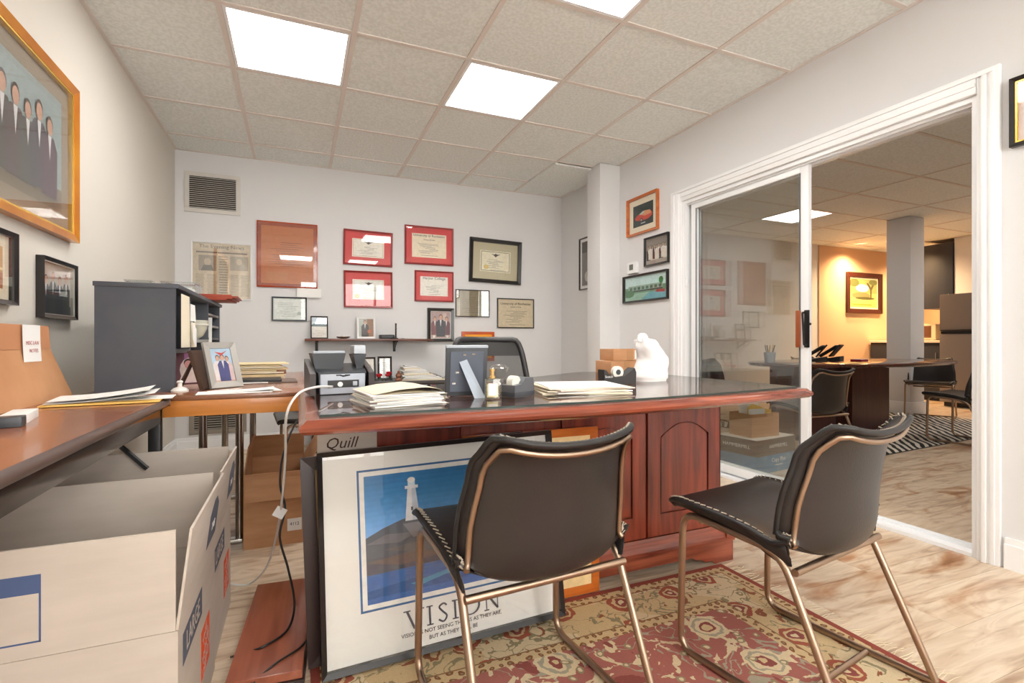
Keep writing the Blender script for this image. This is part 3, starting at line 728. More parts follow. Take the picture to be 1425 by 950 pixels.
def pres_art(p):
    p.rect(0, 0, 1, 1, (176, 150, 148)); p.rect(0, 0, 1, 0.25, (196, 170, 160)); p.rect(0.62, 0.3, 0.8, 0.95, (206, 190, 180))
    p.person(0.2, 0.12, 0.7, (120, 60, 66)); p.person(0.8, 0.12, 0.7, (96, 60, 70)); p.person(0.5, 0.05, 0.85, (40, 42, 56)); p.ell(0.15, 0.06, 0.06, 0.05, (236, 230, 226)); p.ell(0.85, 0.06, 0.06, 0.05, (236, 230, 226))
pic('photo_frame', 'thick black framed photo of three people at the right end of the wall shelf', 'picture', 0.265, 0.33, (1.29, YB - 0.012, 0.918), 0, 0.03, 0.025, BLACKF, PAPER, 0.006, pres_art)

# ------------------------------------------------------------------ left side: laminate table, oak table with hutch, cartons
def W(t): return tuple(-v for v in t.location)

t = thing('side_table', 'brown laminate work table with dark edge along the left wall', 'table', (-0.67, 1.1, 0))
m = MB().box(-0.93 + 0.004, -0.425, 0.1, 2.078, 0.694, 0.72, 0.0)
m.build('tabletop', TABTOP, t, 0, W(t))
MB().prism([(-0.425, 0.694), (-0.412, 0.698), (-0.409, 0.706), (-0.413, 0.717), (-0.425, 0.7201)], 0.1, 2.078, 'y').box(-0.926, -0.412, 2.078, 2.086, 0.695, 0.7195, 0.002).build('edge_band', mat('edge_dark', (84, 66, 60), 0.35), t, 60, W(t))
MB().box(-0.452, -0.432, 0.12, 2.06, 0.64, 0.694, 0.004).build('front_rail', mat('steel_rail', (112, 106, 104), 0.18, metal=0.85), t, 35, W(t))
MB().box(-0.90, -0.47, 2.02, 2.05, 0.65, 0.694).box(-0.90, -0.47, 0.14, 0.17, 0.65, 0.694).build('end_rail', BLACK, t, 0, W(t))
for x in (-0.90, -0.468):
    for y in (0.14, 2.038):
        MB().box(x, x + 0.036, y, y + 0.036, 0, 0.694 if y > 1 else 0.65, 0.004).build('leg', BLACK, t, 35, W(t))
MB().tube([(-0.46, 2.0, 0.5), (-0.60, 1.99, 0.66)], 0.008, 6).build('brace', BLACK, t, 35, W(t))

# tan expanding file standing on it
t = thing('expanding_file', 'tan kraft expanding file with handwritten white note on the left table', 'folder', (-0.83, 1.925, 0.72), R(90))
m = MB()
def side(x): return [(-0.055 if x else -0.055, 0.0)]
prof = [(-0.07, 0.0), (0.07, 0.0), (0.012, 0.235), (-0.004, 0.235)]
# body: trapezoid wider at the bottom, folded flap at the top
vs = []
for (hw, yy0, yy1, z) in ((0.40, -0.07, 0.07, 0.0), (0.315, -0.03, 0.02, 0.185), (0.31, -0.028, 0.012, 0.25)):
    vs += [(-hw, yy0, z), (hw, yy0, z), (hw, yy1, z), (-hw, yy1, z)]
fs = [(0, 3, 2, 1), (8, 9, 10, 11)]
for k in (0, 4):
    for a in range(4):
        b_ = (a + 1) % 4; fs.append((k + a, k + b_, k + 4 + b_, k + 4 + a))
m.raw(vs, fs); m.build('body', KRAFT, t, 0)
MB().raw([(-0.32, -0.0335, 0.175), (0.32, -0.0335, 0.175), (0.312, -0.0305, 0.253), (-0.312, -0.0305, 0.253), (0.312, 0.014, 0.255), (-0.312, 0.014, 0.255)], [(0, 1, 2, 3), (3, 2, 4, 5)]).build('flap', mat('kraft_flap', (196, 138, 98), 0.7), t, 0)
MB().grid(lambda u, v: (0.115 + 0.11 * u + 0.006 * v * 0, -0.037 - 0.004 * (1 - v) ** 2 - 0.003 * u, 0.135 + 0.118 * v), 4, 5).build('paper_note', PAPER, t)
lettering('MISC LAW', 0.017, t, mat('red_pen', (196, 130, 130), 0.8), (0.17, -0.0415, 0.195), (R(90), 0, R(-2)))
lettering('NOTES', 0.017, t, mat('red_pen', (196, 130, 130), 0.8), (0.178, -0.042, 0.17), (R(90), 0, R(-2)))
t = thing('business_cards', 'small white block of cards beside the kraft file', 'cards', (-0.65, 1.66, 0.72), R(12))
MB().box(-0.025, 0.025, -0.09, 0.07, 0, 0.022, 0.001).build('card_block', PAPER, t); MB().box(-0.027, 0.027, -0.14, -0.092, 0, 0.024, 0.003).build('metal_clip', DARKG, t)
t = thing('mail_pile', 'white papers with yellow envelope at the far end of the left table', 'papers', (-0.585, 2.01, 0.722), R(6))
MB().box(-0.14, 0.16, -0.06, 0.10, 0, 0.004).build('envelope', ENVY, t, 0)
MB().grid(lambda u, v: (-0.135 + 0.28 * u, -0.04 + 0.16 * v, 0.006 + 0.022 * u * u + 0.004 * v), 8, 4).build('sheet', PAPER, t)
MB().grid(lambda u, v: (-0.13 + 0.26 * u, -0.03 + 0.16 * v, 0.013 + 0.026 * u * u + 0.004 * v), 8, 4).build('sheet', PAPER, t)
MB().box(-0.12, 0.19, 0.0, 0.13, 0.0045, 0.006).build('sheet', PAPER, t, 0)

# oak table
t = thing('oak_table', 'orange oak table with walnut top and tubular metal legs in the corner', 'table', (-0.36, 2.88, 0))
OX0, OX1, OY0, OY1 = -0.76, 0.028, 2.16, 3.63
MB().box(OX0, OX1, OY0, OY1, 0.704, 0.72, 0.002).build('tabletop', OAKTOP, t, 35, W(t))
for (ya, yb) in ((OY0 + 0.002, OY0 + 0.03), (OY1 - 0.03, OY1 - 0.002)): MB().box(OX0 + 0.002, OX1 - 0.002, ya, yb, 0.645, 0.7035, 0.002).build('apron', OAK, t, 35, W(t))
for (xa, xb) in ((OX1 - 0.03, OX1 - 0.002), (OX0 + 0.002, OX0 + 0.03)): MB().box(xa, xb, OY0 + 0.03, OY1 - 0.03, 0.645, 0.7035, 0.002).build('apron', wood('oak_y', (204, 124, 52), (226, 152, 78), axis=1), t, 35, W(t))
for y in (2.62, 3.35):
    for x in (-0.395, -0.25):
        MB().cyl(x, y, 0.01, 0.704, 0.017, 12).build('leg', CHROME, t, 35, W(t))
    MB().tube([(-0.395, y, 0.60), (-0.25, y, 0.68)], 0.011, 8).build('brace', CHROME, t, 35, W(t))
    MB().box(-0.66, -0.232, y - 0.025, y + 0.025, 0.0, 0.02, 0.006).build('foot_bar', CHROME, t, 35, W(t))

# hutch on the oak table, open side towards the room
HX0, HX1, HY0, HY1, HZ0, HZ1 = -0.715, -0.455, 2.38, 3.62, 0.72, 1.15
t = thing('desk_hutch', 'slate grey desktop hutch with open cubbyholes on the oak table', 'hutch', (-0.585, 3.0, HZ0)); w_ = W(t)
MB().box(HX0, HX1, HY0, HY0 + 0.018, HZ0, HZ1 - 0.018).build('side_panel', HUTCHM, t, 0, w_)
MB().box(HX0, HX1, HY1 - 0.018, HY1, HZ0, HZ1 - 0.018).build('side_panel', HUTCHM, t, 0, w_)
MB().box(HX0 - 0.004, HX1 + 0.012, HY0 - 0.006, HY1 + 0.006, HZ1 - 0.018, HZ1, 0.002).build('top_panel', HUTCHM, t, 35, w_)
MB().box(HX0, HX0 + 0.01, HY0 + 0.018, HY1 - 0.018, HZ0, HZ1 - 0.018).build('back_panel', HUTCHI, t, 0, w_)
MB().box(HX0 + 0.01, HX1 - 0.004, HY0 + 0.018, 2.70, 0.872, 0.888).build('shelf', HUTCHM, t, 0, w_)
MB().box(HX0 + 0.01, HX1 - 0.004, 2.716, 3.20, 0.915, 0.93).build('shelf', mat('shelf_pale', (150, 150, 148), 0.5), t, 0, w_)
for y in (2.70, 3.20): MB().box(HX0 + 0.01, HX1 - 0.004, y, y + 0.016, 0.872, HZ1 - 0.018).build('divider', HUTCHM, t, 0, w_)
for z in (0.93, 1.0, 1.065): MB().box(HX0 + 0.01, HX1 - 0.004, 3.216, HY1 - 0.018, z, z + 0.012).build('shelf', mat('shelf_pale', (150, 150, 148), 0.5) if z > 0.95 else HUTCHM, t, 0, w_)
for y in (3.32, 3.42, 3.52): MB().box(HX0 + 0.01, HX1 - 0.02, y, y + 0.008, 0.942, 1.0).build('slot_divider', HUTCHI, t, 0, w_)
MB().box(HX0 + 0.01, HX1 - 0.004, 3.216, HY1 - 0.018, 0.872, 0.885).build('shelf', HUTCHM, t, 0, w_)
# things in and on the hutch
t = thing('wall_calendar', 'cream paper sheets pinned over the first cubbyhole of the hutch', 'papers', (-0.44, 2.53, 0.895), R(90))
for k, (x0, x1, z0, z1) in enumerate(((-0.12, 0.05, 0.0, 0.22), (0.052, 0.16, 0.115, 0.19), (0.05, 0.15, 0.0, 0.11))):
    MB().grid(lambda u, v: (x0 + (x1 - x0) * u, -0.003 * k - 0.006 * math.sin(2.5 * u) * (1 - v), z0 + (z1 - z0) * v), 6, 4).build('sheet', CREAM if k != 1 else PAPER, t)
MB().grid(lambda u, v: (0.03 + 0.05 * u, -0.016 - 0.006 * u, 0.03 + 0.08 * v - 0.03 * u), 4, 4).build('paper_slip', PAPER, t)
t = thing('pen_rack', 'black wire pen rack crowded with dark pens in the hutch', 'pen holder', (-0.52, 2.95, 0.93))
m = MB().box(-0.04, 0.04, -0.14, -0.03, 0, 0.004)
for (x, y) in ((-0.04, -0.14), (0.04, -0.14), (-0.04, -0.03), (0.04, -0.03)): m.tube([(x, y, 0.004), (x, y, 0.10)], 0.003, 6)
m.tube([(-0.04, -0.14, 0.1), (0.04, -0.14, 0.1), (0.04, -0.03, 0.1), (-0.04, -0.03, 0.1)], 0.003, 6, closed=True); m.build('wire_frame', BLACK, t)
rr = random.Random(5)
for k in range(9):
    x, y = rr.uniform(-0.03, 0.03), rr.uniform(-0.13, -0.04)
    MB().tube([(x, y, 0.006), (x + rr.uniform(-0.015, 0.015), y + rr.uniform(-0.02, 0.02), 0.13 + rr.random() * 0.05)], 0.005, 6).build('pen', rr.choice([BLACK, CHARCOAL, DARKG, mat('pen_brown', (84, 58, 48), 0.4)]), t)
t = thing('glass_bowl', 'round clear swirled bowl standing in the hutch cubbyhole', 'bowl', (-0.515, 3.06, 0.93))
MB().lathe([(0.03, 0), (0.055, 0.02), (0.072, 0.055), (0.078, 0.10), (0.074, 0.10), (0.066, 0.055), (0.05, 0.024), (0, 0.008)], 24).build('bowl', mat('frosted_glass', (204, 204, 190), 0.12, coat=0.5), t)
for k in range(3): MB().lathe([(0.074 - 0.014 * k, 0.078 - 0.022 * k), (0.081 - 0.014 * k, 0.082 - 0.022 * k), (0.079 - 0.014 * k, 0.074 - 0.022 * k)], 24).build('swirl', mat('swirl_white', (236, 234, 226), 0.2), t)
t = thing('white_envelopes', 'white envelopes slanted in the narrow slot of the hutch', 'envelopes', (-0.53, 3.226, 0.885))
for k in range(2): MB().box(-0.04, 0.085 - 0.02 * k, 0.02 * k, 0.02 * k + 0.003, 0, 0.17 - 0.02 * k).build('envelope', PAPER, t, 0, rot=(R(-7), 0, 0))
def clear_box(name, label, loc, x, y, z, content):
    t = thing(name, label, 'container', loc)
    MB().box(-x, x, -y, y, 0, 0.003).box(-x, x, -y, -y + 0.003, 0.003, z).box(-x, x, y - 0.003, y, 0.003, z).box(-x, -x + 0.003, -y + 0.003, y - 0.003, 0.003, z).box(x - 0.003, x, -y + 0.003, y - 0.003, 0.003, z).build('tub', CLEAR, t, 0)
    MB().box(-x - 0.003, x + 0.003, -y - 0.003, y + 0.003, z, z + 0.006, 0.001).build('lid', CLEAR, t)
    for k, (c_, a, b_) in enumerate(content):
        MB().box(a, b_, -y * 0.7, y * 0.7, 0.004, z * 0.6, 0.001).build('contents', c_, t)
    return t
clear_box('plastic_box', 'small clear plastic box on top of the hutch by the left wall', (-0.63, 2.62, HZ1), 0.045, 0.03, 0.026, ((mat('aqua', (150, 196, 190), 0.5), -0.02, 0.0), (mat('yellow_bit', (220, 206, 150), 0.5), 0.002, 0.03)))
clear_box('plastic_box', 'larger clear box with white contents on top of the hutch', (-0.53, 2.93, HZ1), 0.07, 0.09, 0.05, ((PAPER, -0.05, 0.05),))
t = thing('folder_stack', 'stack of dark red folders overhanging the top of the hutch', 'folders', (-0.48, 3.33, HZ1))
for k in range(4): MB().box(-0.15, 0.125 + 0.02 * (k % 3), -0.14, 0.14, k * 0.008, k * 0.008 + 0.007, 0.001).build('folder', mat('folder_red', (160, 62, 34), 0.5), t, 35, rot=(0, 0, 0.05 * k - 0.08))

# photos and papers on the oak table
def wed_art(p):
    p.rect(0, 0, 1, 1, (150, 96, 140)); p.rect(0, 0, 0.35, 1, (104, 62, 74)); p.ell(0.55, 0.42, 0.36, 0.42, (224, 204, 200)); p.poly([(0.15, 0), (0.95, 0), (0.85, 0.4), (0.3, 0.4)], (232, 214, 206))
    p.ell(0.5, 0.66, 0.17, 0.15, (70, 44, 46)); p.ell(0.48, 0.6, 0.13, 0.14, (216, 152, 146))
pic('portrait_photo', 'pink toned portrait photo of a person with veil under the hutch', 'photo', 0.13, 0.15, (-0.478, 2.80, 0.7215), R(18), 0.004, 0.014, mat('pink_edge', (170, 130, 150), 0.5), None, 0, wed_art, rx=R(-12), glass=False)
def stage_art(p):
    p.rect(0, 0, 1, 1, (176, 204, 226)); p.rect(0, 0, 1, 0.3, (206, 170, 160)); p.person(0.3, 0.05, 0.75, (226, 216, 214)); p.person(0.75, 0.05, 0.72, (214, 190, 190)); p.person(0.52, 0.02, 0.8, (66, 70, 130))
    p.poly([(0.2, 0.9), (0.5, 0.78), (0.85, 0.94), (0.55, 0.86)], (196, 70, 64))
t = pic('photo_frame', 'silver frame with colourful group photo leaning back on the oak table', 'picture', 0.145, 0.20, (-0.285, 2.46, 0.7215), R(42), 0.026, 0.014, mat('silver_frame', (186, 184, 180), 0.35, metal=0.5), None, 0, stage_art, rx=R(-17))
t = thing('photo_frame', 'dark wooden frame seen from behind with its easel leg open', 'picture', (-0.39, 2.45, 0.7215), R(80))
MB().box(-0.07, 0.07, -0.008, 0.008, 0, 0.165, 0.002).build('frame', mat('dark_wood_frame', (66, 44, 32), 0.5), t, rot=(R(-16), 0, 0), loc=(0, -0.04, 0.002))
MB().prism([(-0.02, 0), (0.02, 0), (0.012, 0.15), (-0.012, 0.15)], -0.003, 0.003, 'y').build('easel_leg', mat('dark_wood_frame', (66, 44, 32), 0.5), t, 0, rot=(R(24), 0, 0), loc=(0, 0.068, 0.001))
t = thing('desk_bell', 'small white domed desk ornament beside the hutch', 'ornament', (-0.435, 2.36, 0.72)); t.scale = (0.75, 0.75, 0.75)
MB().lathe([(0.04, 0), (0.042, 0.008), (0.03, 0.02), (0.012, 0.027), (0.01, 0.045), (0.016, 0.052), (0.01, 0.06), (0, 0.061)]).build('body', mat('porcelain', (236, 234, 230), 0.25), t)
t = thing('manila_folders', 'pile of manila folders with papers sticking out on the oak table', 'folders', (-0.22, 3.12, 0.72), R(4))
rr = random.Random(9)
for k in range(9):
    m_ = MB().box(-0.15 + rr.uniform(-0.01, 0.01), 0.14 + rr.uniform(-0.02, 0.03), -0.12, 0.12, k * 0.0095, k * 0.0095 + rr.uniform(0.004, 0.0088), 0.0)
    m_.build('folder', MANILA if k % 3 else CREAM, t, 0, rot=(0, 0, rr.uniform(-0.06, 0.06)))
m_ = MB().box(0.10, 0.15, -0.115, -0.06, 0.02, 0.05, 0.002).build('paper_clip', mat('clip_brown', (120, 84, 60), 0.4, metal=0.5), t)
t = thing('black_portfolio', 'thin black portfolio lying flat on the oak table', 'portfolio', (-0.14, 2.78, 0.72), R(3))
MB().box(-0.15, 0.13, -0.12, 0.12, 0, 0.006, 0.002).build('cover', mat('portfolio_brown', (92, 74, 66), 0.4), t); MB().box(-0.13, 0.06, -0.10, 0.10, 0.0065, 0.018, 0.003).build('binder', BLACK, t)
MB().box(-0.11, 0.0, -0.125, -0.10, 0.003, 0.0064).build('paper_tab', PAPER, t, 0)
t = thing('loose_sheets', 'loose white sheets at the front edge of the oak table', 'papers', (-0.22, 2.26, 0.7205), R(5))
MB().box(-0.14, 0.12, -0.07, 0.06, 0, 0.0012).build('sheet', PAPER, t, 0); MB().box(-0.10, 0.15, -0.06, 0.08, 0.0014, 0.0026).build('sheet', PAPER, t, 0, rot=(0, 0, 0.15)); MB().grid(lambda u, v: (-0.05 + 0.18 * u, -0.05 + 0.12 * v, 0.003 + 0.008 * u * u), 5, 4).build('sheet', PAPER, t)

# ---- cartons
def carton(name, label, x0, x1, y0, y1, h, fh, m, tilt, group=None, z0=0.0):
    t = thing(name, label, 'carton', ((x0 + x1) / 2, (y0 + y1) / 2, z0), 0, group)
    a, b_ = (x1 - x0) / 2, (y1 - y0) / 2; k = 0.005
    MB().box(-a, a, -b_, b_, 0, k).box(-a, a, -b_, -b_ + k, k, h).box(-a, a, b_ - k, b_, k, h).box(-a, -a + k, -b_ + k, b_ - k, k, h).box(a - k, a, -b_ + k, b_ - k, k, h).build('body', m, t, 0)
    out = {}
    g = 0.004
    for s_, an in tilt.items():
        if s_ in 'fb':
            o = MB().box(-a + g, a - g, -k, 0, 0.001, fh).build('flap', m, t, 0)
            o.location = (0, -b_ + k if s_ == 'f' else b_, h); o.rotation_euler = (R(an if s_ == 'f' else -an), 0, 0)
        else:
            o = MB().box(0, k, -b_ + g, b_ - g, 0.001, fh).build('flap', m, t, 0)
            o.location = (-a if s_ == 'l' else a - k, 0, h); o.rotation_euler = (0, R(-an if s_ == 'l' else an), 0)
        out[s_] = o
    return t, out
CG = 'open pale moving cartons by the left table'
MOVE_H, MOVE_F = 0.352, 0.198
t, fl = carton('moving_carton', 'open pale moving carton nearest the camera with a blue outlined label', -0.82, -0.218, 1.165, 1.635, MOVE_H, MOVE_F, CARD, {'f': 0, 'b': 1, 'r': 7, 'l': 0}, CG)
def side_marks(t, fl, hw, big):
    # marks on the right hand (+x) face and its flap, in local coordinates
    MB().box(hw, hw + 0.0006, -0.19, 0.03, 0.255, 0.32).build('print_block', mat('ink_slate', (84, 90, 106), 0.8), t, 0)
    lettering('LARGE', 0.058, t, CARD, (hw + 0.001, -0.08, 0.287), (R(90), 0, R(90)), sx=0.9)
    o = MB().box(hw, hw + 0.0006, -0.06, 0.06, -0.06, 0.06).build('print_square', INKO, t, 0); o.location = (0, 0.08, 0.15)
    for k, s_ in enumerate(('THE', 'HOME', 'DEPOT')):
        lettering(s_, 0.034, t, CARD, (hw + 0.001, 0.08 + (k - 1) * 0.01, 0.15 - (k - 1) * 0.034), (R(90), R(-25), R(90)))
    f = fl['r']
    MB().prism([(0.05, 0.05), (0.19, 0.05), (0.19, 0.13), (0.14, 0.16), (0.10, 0.16), (0.05, 0.13)], 0.0052, 0.0058, 'x').build('print_block', mat('ink_slate', (84, 90, 106), 0.8), f, 0)
    lettering('TAB', 0.03, f, INKW, (0.0062, 0.12, 0.09), (R(90), 0, R(90)))
side_marks(t, fl, 0.301, True)
f = fl['f']
fr = MB()
x0, x1, z0, z1 = -0.22, 0.092, 0.028, 0.150
for q in ((x0, x1, z1 - 0.034, z1), (x0, x1, z0, z0 + 0.003), (x1 - 0.003, x1, z0, z1 - 0.034), (x0, x0 + 0.003, z0, z1 - 0.034)): fr.box(q[0], q[1], -0.0056, -0.005, q[2], q[3])
fr.build('print_frame', INKB, f, 0)
lettering('CONTENTS', 0.022, f, mat('ink_kraft', (214, 192, 168), 0.8), (-0.08, -0.0060, z1 - 0.017))
t, fl = carton('moving_carton', 'second open pale moving carton, farther and nearer the oak table', -0.82, -0.222, 1.645, 2.025, MOVE_H, MOVE_F, CARD, {'b': 0, 'r': 6, 'l': 0}, CG)
side_marks(t, fl, 0.299, False)
t, fl = carton('cardboard_box', 'brown open cardboard box on the floor under the oak table', -0.224, 0.03, 2.50, 2.88, 0.33, 0.12, CARDB, {'b': -18, 'r': 30, 'l': -8, 'f': 168})
MB().box(0.05, 0.11, -0.1912, -0.1904, 0.06, 0.115).build('shipping_label', PAPER, t, 0)
lettering('4112', 0.02, t, INK, (0.08, -0.1915, 0.09))

# credenza on the back wall and what stands on it
t = thing('credenza', 'low dark wood credenza against the back wall', 'cabinet', (1.0, 4.62, 0))
CZ = 0.575
MB().box(-0.92, 0.62, -0.22, 0.22, CZ - 0.028, CZ, 0.004).build('top', mat('credenza_top', (74, 68, 66), 0.35), t)
MB().box(-0.90, 0.60, -0.20, 0.215, 0.06, CZ - 0.028).build('carcass', CHERRYD, t, 0)
MB().box(-0.88, 0.58, -0.18, 0.20, 0, 0.06).build('plinth', BLACK, t, 0)
for k in range(4):
    dd = MB().box(-0.89 + k * 0.372, -0.53 + k * 0.372 + 0.004, -0.215, -0.20, 0.07, CZ - 0.036, 0.003).build('door', CHERRYD, t)
    MB().cyl(0, 0, 0, 0.018, 0.01).build('knob', CHROME, dd, loc=(-0.56 + k * 0.372, -0.215, 0.42), rot=(R(90), 0, 0))
def red_art(p): p.rect(0, 0, 1, 1, (226, 222, 214)); p.rect(0.1, 0.05, 0.9, 0.45, (196, 96, 84)); p.ell(0.5, 0.6, 0.25, 0.15, (210, 176, 150))
def doc_art(p): p.rect(0, 0, 1, 1, (236, 236, 234)); p.lines(0.15, 0.85, 0.15, 0.85, 9, (170, 170, 170), 0.3, 0.3, 3)
pic('photo_frame', 'narrow black framed picture half hidden by the grey desk machine', 'picture', 0.12, 0.205, (0.575, 4.62, CZ), R(6), 0.014, 0.018, BLACKF, None, 0, red_art, rx=R(-6))
pic('photo_frame', 'black framed white document standing on the credenza', 'picture', 0.125, 0.21, (0.715, 4.62, CZ), R(-4), 0.016, 0.018, BLACKF, None, 0, doc_art, rx=R(-6))
t = thing('flower_bunch', 'small bunch of red silk flowers on the credenza', 'flowers', (0.69, 4.48, CZ))
rr = random.Random(4)
for k in range(7):
    x, y, z = rr.uniform(-0.07, 0.05), rr.uniform(-0.02, 0.03), 0.03 + rr.random() * 0.035
    MB().tube([(x * 0.3, y, 0.0), (x, y, z)], 0.003, 5).build('stem', mat('stem_green', (60, 66, 44), 0.6), t)
    MB().lathe([(0.004, 0), (0.02, 0.008), (0.024, 0.02), (0.014, 0.026), (0.012, 0.018), (0, 0.014)], 9, (x, y, z - 0.004)).build('bloom', mat('silk_red', (188, 30, 40), 0.6), t)
for k in range(5):
    a = -0.3 + k * 0.35
    MB().prism([(0, 0), (0.025, 0.008), (0.05, 0), (0.025, -0.008)], -0.001, 0.001, 'y', Matrix.Translation((0.03, -0.01, 0.02)) @ Matrix.Rotation(-a, 4, 'Y')).build('leaf', mat('leaf_grey', (84, 84, 78), 0.6), t, 0)
t = thing('figurine', 'tiny brown figurine beside the papers on the credenza', 'ornament', (0.81, 4.46, CZ))
MB().lathe([(0.03, 0), (0.032, 0.012), (0.02, 0.025), (0.028, 0.045), (0.02, 0.062), (0.008, 0.066), (0.014, 0.076), (0.008, 0.088), (0, 0.09)], 12).build('body', mat('figurine_brown', (140, 92, 70), 0.5), t)
t = thing('paper_pile', 'slumped white paper pile on the credenza', 'papers', (1.03, 4.52, CZ))
for k in range(10):
    MB().box(-0.19 + 0.006 * (k % 3), 0.19 - 0.028 * k, -0.10, 0.10, k * 0.0125, k * 0.0125 + 0.011, 0.001).build('sheaf', PAPER if k % 4 else CREAM, t, 0, rot=(0, 0, 0.03 * ((k * 7) % 5 - 2)))
MB().grid(lambda u, v: (-0.17 + 0.36 * u, -0.095 + 0.19 * v, 0.13 - 0.115 * u ** 1.4 + 0.006 * math.sin(6 * v)), 10, 4).build('sheet', PAPER, t)
t = thing('clutter_dish', 'small dish of odds and ends on the right of the credenza', 'dish', (1.32, 4.5, CZ))
MB().lathe([(0.04, 0), (0.065, 0.018), (0.06, 0.018), (0.038, 0.006), (0, 0.005)]).build('bowl', mat('dish_grey', (150, 140, 134), 0.4), t)
for k in range(5): MB().box(-0.015, 0.015, -0.008, 0.008, 0, 0.01, 0.002).build('trinket', [CHROME, BRASS, BLACK][k % 3], t, rot=(0.3 * k, 0.2, k), loc=(0.025 * math.cos(k * 1.3), 0.025 * math.sin(k * 1.3), 0.017))

# ------------------------------------------------------------------ executive desk
DT = 0.742
def offset_poly(pts, d):
    n = len(pts); out = []
    for i in range(n):
        p0, p1, p2 = Vector(pts[i - 1]), Vector(pts[i]), Vector(pts[(i + 1) % n])
        e0, e1 = (p1 - p0).normalized(), (p2 - p1).normalized()
        n0, n1 = Vector((-e0.y, e0.x)), Vector((-e1.y, e1.x))
        b_ = (n0 + n1); L = b_.length
        b_ = b_ / L if L > 1e-6 else n0
        out.append(tuple(p1 + b_ * d / max(0.3, b_.dot(n0))))
    return out
def loft(mb, outline, rings):
    n = len(outline); vs = []
    for (d, z) in rings: vs += [(p[0], p[1], z) for p in offset_poly(outline, d)]
    fs = [(k * n + i, k * n + (i + 1) % n, (k + 1) * n + (i + 1) % n, (k + 1) * n + i) for k in range(len(rings) - 1) for i in range(n)]
    fs += [list(range(n - 1, -1, -1)), list(range((len(rings) - 1) * n, len(rings) * n))]
    return mb.raw(vs, fs)
t = thing('executive_desk', 'cherry executive desk with bowed front, arched panels and glass top', 'desk', (0.9, 1.7, 0)); w_ = W(t)
NB = 22
outline = [(1.8 * k / NB, 1.215 + 0.095 * k / NB - 0.065 * math.sin(math.pi * k / NB)) for k in range(NB + 1)]
outline += [(1.8, 2.50), (1.40, 2.48), (1.0, 2.22), (0.75, 2.07), (0.6, 2.03), (0.0, 2.02)]
loft(MB(), outline, [(0.03, DT - 0.038), (0.012, DT - 0.034), (0.002, DT - 0.026), (0.0, DT - 0.018), (0.006, DT - 0.010), (0.010, DT - 0.008), (0.016, DT - 0.001), (0.022, DT)]).build('desktop', CHERRYX, t, 30, w_)
g = MB(); loft(g, outline, [(0.045, DT + 0.0005), (0.045, DT + 0.0065)])
go = g.build('glass_top', pane_mat('desk_glass', (0.95, 0.96, 0.94), 1.5, 0.02), t, 0, w_)
ge = MB()
o1, o2 = offset_poly(outline, 0.0445), offset_poly(outline, 0.0462); n = len(outline)
ge.raw([(p[0], p[1], DT + 0.0004) for p in o1] + [(p[0], p[1], DT + 0.0066) for p in o1] + [(p[0], p[1], DT + 0.0066) for p in o2] + [(p[0], p[1], DT + 0.0004) for p in o2],
       [(k * n + i, k * n + (i + 1) % n, ((k + 1) % 4) * n + (i + 1) % n, ((k + 1) % 4) * n + i) for k in range(4) for i in range(n)])
ge.build('glass_edge', mat('glass_edge', (44, 62, 58), 0.2), t, 0, w_)
FY, BX0, BX1, BT = 1.62, 0.10, 1.66, DT - 0.04
MB().box(BX0, BX1, FY + 0.012, FY + 0.032, 0.06, BT).build('front_board', CHERRY, t, 0, w_)
MB().box(BX0, BX0 + 0.02, FY + 0.032, 1.96, 0.06, BT).build('side_panel', CHERRY, t, 0, w_)
MB().box(BX1 - 0.02, BX1, FY + 0.012, 2.46, 0.06, BT).build('side_panel', CHERRY, t, 0, w_)
MB().box(BX0 + 0.02, 0.50, FY + 0.032, 1.96, 0.06, BT).build('pedestal', CHERRYD, t, 0, w_)
MB().box(1.26, BX1 - 0.02, FY + 0.032, 2.46, 0.06, BT).build('pedestal', CHERRYD, t, 0, w_)
for k in range(4):
    for zz in (0.12, 0.32, 0.51):
        if k in (0,):
            dr = MB().box(0.115, 0.485, 1.96, 1.976, zz, zz + 0.17, 0.003).build('drawer', CHERRY, t, 35, w_)
            MB().tube(fillet([(0.25, 1.976, zz + 0.1), (0.25, 2.0, zz + 0.095), (0.35, 2.0, zz + 0.095), (0.35, 1.976, zz + 0.1)], 0.01), 0.004, 6).build('pull', BRASS, dr, 35)
PWD = (BX1 - BX0 - 0.02) / 4
for k in range(4):
    xa = BX0 + 0.01 + k * PWD; x0, x1 = xa + 0.006, xa + PWD - 0.006
    z0, z1 = 0.145, BT - 0.012
    sw = 0.062
    fr = MB().box(x0, x0 + sw, FY, FY + 0.0115, z0, z1, 0.001).box(x1 - sw, x1, FY, FY + 0.0115, z0, z1, 0.001).box(x0 + sw, x1 - sw, FY, FY + 0.0115, z0, z0 + 0.085, 0.001)
    a0, a1 = x0 + sw, x1 - sw; zc, rise = z1 - 0.15, 0.055
    arc = [(a0 + (a1 - a0) * i / 12, zc + rise * math.sin(math.pi * i / 12)) for i in range(13)]
    for i in range(12):
        fr.raw([(arc[i][0], yy, zz) for yy in (FY, FY + 0.0115) for zz in (arc[i][1], z1)] + [(arc[i + 1][0], yy, zz) for yy in (FY, FY + 0.0115) for zz in (arc[i + 1][1], z1)],
               [(0, 1, 5, 4), (2, 6, 7, 3), (0, 4, 6, 2), (1, 3, 7, 5)])
    p_ = fr.build('door_panel', CHERRY, t, 0, w_)
    inn = [(a0 + 0.006, z0 + 0.091), (a1 - 0.006, z0 + 0.091)] + [(min(max(p[0], a0 + 0.006), a1 - 0.006), p[1] - 0.007) for p in reversed(arc)]
    MB().prism(inn, FY + 0.003, FY + 0.0125, 'y').build('raised_field', CHERRY, p_, 0)
    p_.location = w_
